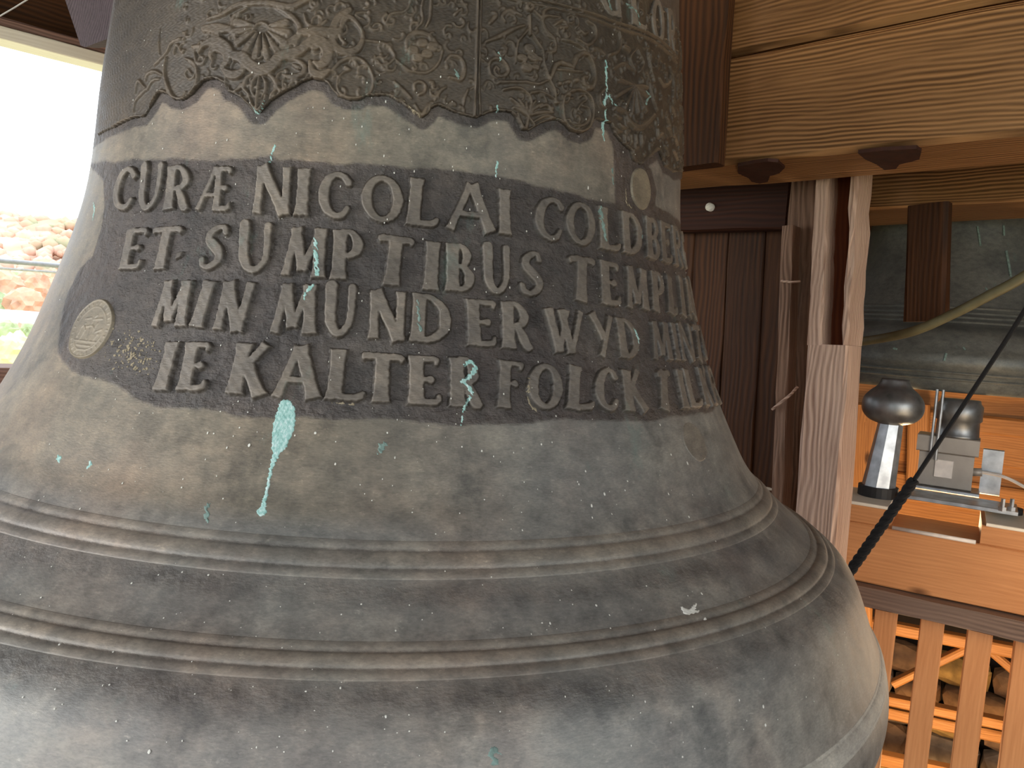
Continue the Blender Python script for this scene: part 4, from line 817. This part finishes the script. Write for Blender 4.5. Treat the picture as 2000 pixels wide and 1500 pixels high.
# baluster slats hanging under the plank
def slat_at(xp, label=None):
    t, _ = ot(xp, 1250); a = oc(t, .03, tb_z-.03); b = oc(t-.004, .03, tb_z-1.0)
    return timber('baluster', a, b, Od, .062, .035, WD_BAL, None, rough=.001, cham=.003, label=label, cat='baluster', group='pine balusters below the grey plank')
for x, lb in ((1724, 'pine baluster nearest the big bell, below the grey plank'), (1817, 'second pine baluster from the big bell, below the grey plank'), (1913, 'third pine baluster from the big bell, below the grey plank'), (2010, 'pine baluster cut by the right edge, below the grey plank')): slat_at(x, lb)
# hammer: bulb on an octagonal shaft
hb = on_plane(1713, 974, np.array([0, 0, ZO]), UP); hd = math.hypot(hb[0], hb[1])
ham = empty('bell_hammer', hb, 'steel hammer with onion-shaped head on a faceted shaft standing on the pine beam', 'hammer')
hb = hb+UP*.0095; k_ = float(np.dot(hb, _F))/F_PX*1.0
lathe('rubber_foot', hb, [(36*k_, 0), (36*k_, 20*k_)], M_RUB, ham, n=24, smooth=False)
top = hb+UP*(142*k_)+np.array([.018, 0, 0])
V = []
for z, r, dx in ((20*k_, 30*k_, 0), (150*k_, 22*k_, .018)):
    for i in range(8): V.append((hb[0]+dx+r*math.cos(i*math.pi/4+.2), hb[1]+r*math.sin(i*math.pi/4+.2), hb[2]+z))
me = bpy.data.meshes.new('shaft'); me.from_pydata(V, [], [(i, (i+1) % 8, 8+(i+1) % 8, 8+i) for i in range(8)]+[tuple(reversed(range(8))), tuple(range(8, 16))]); me.update()
link('shaft', me, M_GALV, ham)
lathe('hammer_head', (hb[0]+.018, hb[1], hb[2]+142*k_), catmull([(22*k_, 0), (40*k_, 7*k_), (52*k_, 20*k_), (55*k_, 36*k_), (52*k_, 50*k_), (42*k_, 63*k_), (30*k_, 74*k_), (24*k_, 88*k_)], 4), M_CAST, ham, n=48)
# base plate and actuator
pl0 = on_plane(1766, 968, np.array([0, 0, ZO+.03]), UP); pl1 = on_plane(1988, 1003, np.array([0, 0, ZO+.03]), UP)
act = empty('striking_actuator', pl0*.5+pl1*.5, 'grey metal striking actuator with cylinder and square box on a steel base plate', 'machine')
Pd = (pl1-pl0)/np.linalg.norm(pl1-pl0); Pn = np.array([-Pd[1], Pd[0], 0.])
timber('base_plate', pl0+Pn*.06, pl1+Pn*.06, Pn, .15, .012, M_GALV, act, rough=0, cham=.001)
pf = on_plane(1967, 1010, np.array([0, 0, ZO]), UP); lathe('rubber_foot', pf+Pn*.03, [(.04, 0), (.04, .026)], M_RUB, act, n=20)
pf2 = pl0+Pn*.05+Pd*.02; 
for x in (1957, 1975):
    bq = on_plane(x, 1000, np.array([0, 0, ZO+.036]), UP); lathe('bolt', bq+Pn*.02, [(.011, 0), (.011, .012), (.006, .012), (.006, .035)], M_GALV, act, n=6, smooth=False)
ab = on_plane(1840, 963, np.array([0, 0, ZO+.036]), UP)+Pn*.07; kd = float(np.dot(ab, _F))/F_PX
def box(name, c, w, d, h, mat, parent, **kw):
    return timber(name, c-Pd*w/2+UP*h/2, c+Pd*w/2+UP*h/2, Pn, d, h, mat, parent, rough=0, cham=.003, seg=9, **kw)
box('foot_flange', ab, 120*kd, .12, 8*kd, M_GALV, act)
box('actuator_body', ab+UP*9*kd, 92*kd, .10, 66*kd, M_BOX, act); box('label_plate', ab+UP*28*kd-Pn*.052-Pd*.004, 30*kd, .004, 34*kd, M_WHITE, act)
box('actuator_head', ab+UP*75*kd, 104*kd, .115, 32*kd, M_BOX, act)
lathe('cylinder', ab+UP*107*kd+Pd*.02, [(.066, 0), (.062, .006), (.060, .05), (.066, .055), (.066, .10), (.058, .11), (.056, .12)], M_CAST, act, n=32)
for dx in (-.045, -.028): tube('guide_rod', [ab+Pd*dx-Pn*.06+UP*(60*kd), ab+Pd*dx-Pn*.06+UP*(196*kd)], .0045, M_GALV, act, n=8)
box('side_plate', ab+Pd*.125+UP*2*kd+Pn*.02, 34*kd, .012, 88*kd, M_GALV, act)
cpts = catmull([ab+Pd*.078+UP*.07, ab+Pd*.11-Pn*.01+UP*.075, ab+Pd*.17-Pn*.02+UP*.068, ab+Pd*.26-Pn*.04+UP*.03, ab+Pd*.36-Pn*.05-UP*.005], 6)
tube('power_cable', cpts, .005, M_WHITE, act, n=8); tube('cable_gland', [ab+Pd*.07+UP*.07, ab+Pd*.10+UP*.074], .013, M_BOX, act, n=12)

# ------------------------------------------------------------------ far side: orange-lit timbers, stone, framing
FD = 4.1
wf = empty('wall_far', at_d(1850, 1500, FD), None, None, None, 'structure')
dirF = Od
f0 = at_d(1850, 850, FD)
def wall_timber(name, ym, hpx, off, th, mat, parent, x0=1500, x1=2400, ybase=None, **kw):
    pf_ = f0+On*off; a = on_plane(1850, ym, pf_, On); k3 = math.hypot(a[0], a[1])/F_PX
    return timber(name, a-Od*1.7+On*th/2, a+Od*2.2+On*th/2, UP, hpx*k3, th, mat, parent, **kw)
for i, (y, h) in enumerate(((700, 60), (742, 24), (781, 46), (822, 30), (866, 56), (917, 44), (965, 50), (1018, 54))):
    wall_timber('plank', y, h, .02*(i % 3), .08, WD_LIT, wf, rough=.003)
for x in (1672, 1700, 1790):
    a = on_plane(x+6, 790, f0-On*.05, On); b = on_plane(x, 965, f0-On*.05, On)
    timber('stud', a, b, Od, .09, .05, WD_LIT, wf, rough=.002)
# rubble stone wall lower down, behind open framing
M_STONE = [plain('rubble_stone_%s' % n, c, .9, 0, .4, 14, .9) for n, c in (('ochre', srgb(190, 150, 84)), ('brown', srgb(142, 108, 76)), ('grey', srgb(160, 138, 112)))]
st = empty('wall_rubble', at_d(1850, 1600, 5.0), None, None, None, 'structure')
s0 = at_d(1850, 1350, 4.9)
def stone(cx, cz, w, h, mi, i):
    bm = bmesh.new(); bmesh.ops.create_icosphere(bm, subdivisions=2, radius=.5)
    r_ = random.Random(i)
    for v in bm.verts:
        q = v.co; m_ = max(abs(q.x), abs(q.y), abs(q.z)); q = q*(.5/m_)*.75+q*.25; v.co = Vector((q.x*w, q.y*.16, q.z*h))*(1+r_.uniform(-.05, .05))
    me = bpy.data.meshes.new('stone'); bm.to_mesh(me); bm.free(); me.materials.append(M_STONE[mi])
    o = bpy.data.objects.new('stone', me); COL.objects.link(o); c = s0+Od*cx+UP*cz
    o.parent = st; o.matrix_parent_inverse = Matrix.Translation(-Vector(st.location)); o.location = tuple(c); o.rotation_euler = (0, r_.uniform(-.08, .08), math.atan2(Od[1], Od[0]))
on_st_top = on_plane(1850, 1240, s0, On)[2]-s0[2]
z = -1.3; i = 0
while z < .85:
    hh = random.uniform(.13, .22); x = -1.5+random.uniform(0, .2)
    while x < 1.7:
        w = random.uniform(.16, .42); i += 1
        if not (-.25 < x < .0 and .15 < z < .4) and not (.25 < x < .55 and -.15 < z < .15) and on_st_top > z+hh: stone(x+w/2, z+hh/2, w*.98, hh*.97, random.choice([0, 1, 1, 2]), i)
        x += w
    z += hh
timber('wall_core', s0-Od*2.2+On*.2-UP*.3, s0+Od*2.6+On*.2-UP*.3, UP, 3.2, .12, plain('dark_mortar', srgb(34, 26, 20), .95), st, seg=9)
fr = empty('timber_framing', at_d(1850, 1500, 4.3), 'orange-lit open timber framing with diagonal braces seen through the balusters', 'framing')
g0 = at_d(1850, 1300, 4.25)
def fp(x, y, o=0): return on_plane(x, y, g0+On*o, On)
def fbar(name, x0, y0, x1, y1, wpx, th=.07, o=0): 
    a, b = fp(x0, y0, o), fp(x1, y1, o); return timber(name, a, b, np.cross(On, (b-a)/np.linalg.norm(b-a)), wpx*4.3/F_PX, th, WD_LIT, fr, rough=.002)
fbar('rail', 1560, 1190, 2140, 1302, 20); fbar('rail', 1560, 1328, 2140, 1452, 16); fbar('rail', 1560, 1354, 2140, 1476, 20, .06, .05); fbar('rail', 1560, 1446, 2140, 1570, 22)
fbar('brace', 1745, 1335, 1905, 1258, 12); fbar('brace', 1925, 1262, 2005, 1330, 14, .05, .06); fbar('stud', 1690, 1120, 1680, 1600, 26, .06, -.04)
fbar('post', 2050, 1100, 2030, 1700, 50)

# ------------------------------------------------------------------ window side (left)
ZH = .85
H0 = at_z(0, 75, ZH); H1 = at_z(200, 127, ZH); Hd = (H1-H0)/np.linalg.norm(H1-H0); Hn = np.array([-Hd[1], Hd[0], 0.])    # Hn points outdoors
def wn(t, off, z): q = H0+Hd*t+Hn*off; return np.array([q[0], q[1], z])
zt = on_plane(0, 49, H0, Hn)[2]
win = empty('window_1', wn(.2, 0, -.4), None, None, None, 'structure')
timber('window_head', wn(-1.3, .05, (ZH+zt)/2), wn(2.6, .05, (ZH+zt)/2), Hn, .10, zt-ZH, WD_PALE, win, rough=.001, cham=.003)
zt2 = on_plane(0, 27, H0-Hn*.0, Hn)[2]
timber('lintel', wn(-1.3, .10, (zt+zt2)/2), wn(2.6, .10, (zt+zt2)/2), Hn, .16, (zt2-zt), WD_PINK, win, rough=.002)
zs = on_plane(0, 722, H0, Hn)[2]
timber('window_sill', wn(-1.3, .04, zs-.04), wn(2.6, .04, zs-.04), Hn, .22, .10, WD_PINK, win, rough=.004)
timber('window_jamb', wn(-1.2, .06, zs), wn(-1.2, .06, ZH), Hd, .14, .12, WD_PINK, win); timber('window_jamb', wn(1.7, .06, zs), wn(1.7, .06, ZH), Hd, .14, .12, WD_PINK, win)
wl = empty('wall_left', wn(0, .2, -1.4), None, None, None, 'structure')
z = zt2
while z < 2.2:
    timber('board', wn(-2.6, .16, z+.095), wn(5.6, .16, z+.095), UP, .188, .04, WD_DARK, wl, rough=.002); z += .19
z = zs-.09
while z > -1.4:
    timber('board', wn(-2.6, .16, z-.095), wn(5.6, .16, z-.095), UP, .188, .04, WD_DARK, wl, rough=.002); z -= .19
for s0_, s1_ in ((-2.6, -1.28), (1.78, 5.6)):
    z = zs-.09
    while z < zt2: timber('board', wn(s0_, .16, z+.095), wn(s1_, .16, z+.095), UP, .188, .04, WD_DARK, wl, rough=.002); z += .19
# timber block behind the bell's shoulder, and a thin bright wire
bk0, bk1 = at_d(150, 78, 2.4), at_d(330, 150, 2.5)
q = at_d(225, 20, 2.45)
timber('timber_block', at_d(160, 45, 2.45)+UP*.17, at_d(360, 45, 2.6)+UP*.17, Hn, .3, .40, wood('wood_violet_brown', srgb(62, 52, 58), srgb(98, 84, 90), 1., .8, .6), None, label='rough-ended timber block at upper left beside the bell shoulder', cat='beam', rough=.012, seg=.05)
tube('wire', [at_d(-60, 66, 1.6), at_d(28, 15, 1.6), at_d(120, -42, 1.6)], .0012, M_WHITE, None, label='thin bright wire crossing the upper left corner', cat='wire', n=6)
# rail of the gallery outside
tube('gallery_rail', [at_d(-400, 470, 6.5), at_d(0, 509, 6.3), at_d(117, 519, 6.3), at_d(700, 575, 6.6)], .018, plain('grey_painted_rail', (.42, .42, .42), .5), None, label='thin grey handrail outside the open window', cat='rail', n=10)
tube('gallery_rail', [at_d(-400, 488, 6.5), at_d(0, 524, 6.3), at_d(110, 532, 6.3), at_d(700, 590, 6.6)], .010, plain('white_rail', (.6, .58, .55), .5), None, label='thinner pale lower rail outside the open window', cat='rail', n=10)

# ------------------------------------------------------------------ rest of the belfry room
def ab_pt(A, B, z): q = adir*A+bdir*B; return np.array([q[0], q[1], z])
fl = empty('floor', ab_pt(1.5, 0, -1.5), None, None, None, 'structure')
for i in range(15):
    A0 = -2.2+i*.27; timber('floor_board', ab_pt(A0, -3.4, -1.52), ab_pt(A0, 3.2, -1.52), adir, .266, .04, WD_FLOOR, fl, rough=.001, seg=9)
ce = empty('ceiling', ab_pt(1.5, 0, 2.2), None, None, None, 'structure')
for i in range(33):
    A0 = -2.4+i*.27; timber('ceiling_board', ab_pt(A0, -3.6, 2.25), ab_pt(A0, 3.2, 2.25), adir, .266, .04, WD_DARK, ce, rough=.001, seg=9)
for nm, A_, B_, axis in (('wall_rear', -2.4, None, 'A'), ('wall_right', None, 3.1, 'B')):
    w_ = empty(nm, ab_pt(A_ or 0, B_ or 0, -1.5), None, None, None, 'structure')
    def pt(t, z): return ab_pt(A_, t, z) if axis == 'A' else ab_pt(t, B_, z)
    lo, hi = (-3.6, 3.2) if axis == 'A' else (-2.4, 6.0)
    o0, o1 = (-2.2, 1.9) if axis == 'A' else (-1.8, 1.6)
    z = -1.4
    while z < 2.2:
        if -.55 < z < .95:
            timber('board', pt(lo, z), pt(o0, z), UP, .188, .04, WD_DARK, w_, seg=9); timber('board', pt(o1, z), pt(hi, z), UP, .188, .04, WD_DARK, w_, seg=9)
        else: timber('board', pt(lo, z), pt(hi, z), UP, .188, .04, WD_DARK, w_, seg=9)
        z += .19

fl2 = empty('floor_lower', ab_pt(2, 0, -3.3), None, None, None, 'structure')
for i in range(33):
    A0 = -2.4+i*.27; timber('floor_board', ab_pt(A0, -3.6, -3.32), ab_pt(A0, 3.3, -3.32), adir, .266, .04, WD_FLOOR, fl2, rough=.001, seg=9)
wb = empty('wall_back', ab_pt(6.1, 0, -3.3), None, None, None, 'structure')
for i in range(29): timber('board', ab_pt(6.1, -3.7, -3.2+i*.19), ab_pt(6.1, 3.4, -3.2+i*.19), UP, .186, .04, WD_DARK, wb, seg=9)
for nm, f in (('wall_lower_left', lambda t, z: ab_pt(t, -3.5, z)), ('wall_lower_right', lambda t, z: ab_pt(t, 3.2, z)), ('wall_lower_rear', None)):
    w_ = empty(nm, ab_pt(0, 0, -3.3), None, None, None, 'structure')
    for i in range(10):
        z = -3.2+i*.19
        if f: timber('board', f(-2.5, z), f(6.2, z), UP, .186, .04, WD_DARK, w_, seg=9)
        else: timber('board', ab_pt(-2.5, -3.7, z), ab_pt(-2.5, 3.4, z), UP, .186, .04, WD_DARK, w_, seg=9)

# ------------------------------------------------------------------ outdoors
M_HILL, nt, b = new_mat('autumn_forest'); L = nt.links.new
n1_ = N(nt, 'ShaderNodeTexNoise', i_Scale=.11, i_Detail=6.0); L(coords(nt, (1, 1, 1)), n1_.inputs['Vector'])
L(ramp(nt, n1_.outputs['Fac'], [(.32, (.34, .36, .22)), (.45, (.50, .30, .20)), (.55, (.58, .36, .27)), (.68, (.60, .46, .32))]), b.inputs['Base Color']); b.inputs['Roughness'].default_value = .9
gx = np.linspace(-1, 1, 140); gy = np.linspace(0, 1, 70); GX, GY = np.meshgrid(gx, gy)
PX = GX*150-90; PYd = 30+GY*150
zh = -14+np.clip((PYd-60)/100, 0, 1)**1.1*31+2.5*np.sin(PX*.03+1)+1.2*np.sin(PX*.11)*GY+rng.uniform(-.9, .9, PX.shape)*(PYd > 62)
me = mesh_np('hillside', np.stack([PX, PYd, zh], -1).reshape(-1, 3), np.stack([(np.arange(69)[:, None]*140+np.arange(139)[None]).ravel()+k for k in (0, 1, 141, 140)], -1))
setp(link('hillside', me, M_HILL, None, True), None, None, None, 'structure')
M_GRASS = plain('yellow_meadow', (.64, .62, .36), .95, 0, .25, .6, .2)
me = mesh_np('meadow', [(-400, -300, -14.5), (400, -300, -14.5), (400, 300, -14.5), (-400, 300, -14.5)], [(0, 1, 2, 3)]); setp(link('meadow', me, M_GRASS), None, None, None, 'structure')
def crown(name, c, r, mat, label, group=None, i=0):
    t = empty(name, (c[0], c[1], c[2]-r*1.8), label, 'tree', group)
    bm = bmesh.new(); bmesh.ops.create_icosphere(bm, subdivisions=3, radius=r); r_ = random.Random(i)
    for v in bm.verts: v.co = v.co*(1+.16*math.sin(v.co.x*9/r+i)*math.sin(v.co.z*8/r+i)+r_.uniform(-.10, .10)); v.co += Vector(c)
    me = bpy.data.meshes.new('foliage'); bm.to_mesh(me); bm.free(); link('foliage', me, mat, t)
    tube('trunk', [(c[0], c[1], c[2]-r*1.8), (c[0], c[1], c[2]-r*.4)], r*.09, WD_DARK, t, n=7)
leafs = [plain('leaf_rust', (.52, .30, .20), .9, 0, .3, 1.2, .4), plain('leaf_green', (.34, .40, .22), .9, 0, .3, 1.2, .4), plain('leaf_yellow', (.66, .62, .30), .9, 0, .3, 1.2, .4)]
trees = [(8, 566, 60, 1.2, 0, 'rust-coloured tree at the left edge, below the rails'), (66, 562, 68, 1.3, 0, 'rust-coloured tree below the rails, right of the green one'), (37, 548, 74, .8, 1, 'green tree just below the rails outside'), (100, 548, 80, 1.1, 0, 'rust-coloured tree beside the bell waist, below the rails'), (2, 596, 54, .7, 1, 'green tree by the white roof, at the left edge'), (48, 596, 51, 1.0, 0, 'small rust tree right behind the white roof'),
         (12, 648, 34, .42, 1, 'small green shrub on the yellow meadow, left'), (38, 650, 36, .36, 0, 'small reddish shrub on the yellow meadow'), (58, 646, 33, .3, 1, 'small green shrub on the meadow next to the bell'), (6, 690, 28, .5, 2, 'yellow bush at the left edge above the sill'), (32, 676, 30, .45, 2, 'yellow bush next to the bell above the sill')]
for i, (x, y, d, r, mi, lb) in enumerate(trees): crown('autumn_tree', at_d(x, y, d), r, leafs[mi], lb, None, i)
# forest canopy on the slope
Vc, Qc = [], []; bm = bmesh.new(); bmesh.ops.create_icosphere(bm, subdivisions=1, radius=1); bv = np.array([v.co for v in bm.verts]); bf = [[v.index for v in f.verts] for f in bm.faces]; bm.free()
for i in range(3200):
    d = rng.uniform(70, 170); x = rng.uniform(-1.25, .1)*d; zz = -14+np.clip((d-60)/100, 0, 1)**1.1*31+2.5*math.sin(x*.03+1); r = rng.uniform(.8, 1.7)
    n0 = len(Vc); Vc.extend((bv*r*(1+rng.uniform(-.2, .2, bv.shape))+np.array([x, d, zz+r*.5])).tolist()); Qc.extend([[n0+k2 for k2 in f] for f in bf])
setp(link('forest_canopy', mesh_np('forest_canopy', Vc, Qc), M_HILL, None, True), 'rust-brown autumn forest covering the hill outside the window', 'forest', None, 'stuff')
# pale-roofed house
hc = at_d(22, 632, 40); hs = empty('house', hc-UP*2, 'pale-roofed house below the autumn hill at the left edge', 'house')
M_ROOF = plain('pale_roof', (.62, .62, .64), .6); M_WALL = plain('house_wall', (.7, .68, .64), .8)
timber('wall', hc+np.array([-3, 0, -1]), hc+np.array([1.6, 0, -1]), (0, 1, 0), 3, 1.7, M_WALL, hs, seg=9, rough=0)
me = bpy.data.meshes.new('roof'); a_ = hc+np.array([-3.3, -1.8, -.15]); L2_ = 5.2
me.from_pydata([tuple(a_), tuple(a_+[L2_, 0, 0]), tuple(a_+[L2_, 3.6, 0]), tuple(a_+[0, 3.6, 0]), tuple(a_+[.6, 1.8, .75]), tuple(a_+[L2_-.6, 1.8, .75])], [], [(0, 1, 5, 4), (2, 3, 4, 5), (1, 2, 5), (3, 0, 4), (3, 2, 1, 0)]); me.update(); link('roof', me, M_ROOF, hs)
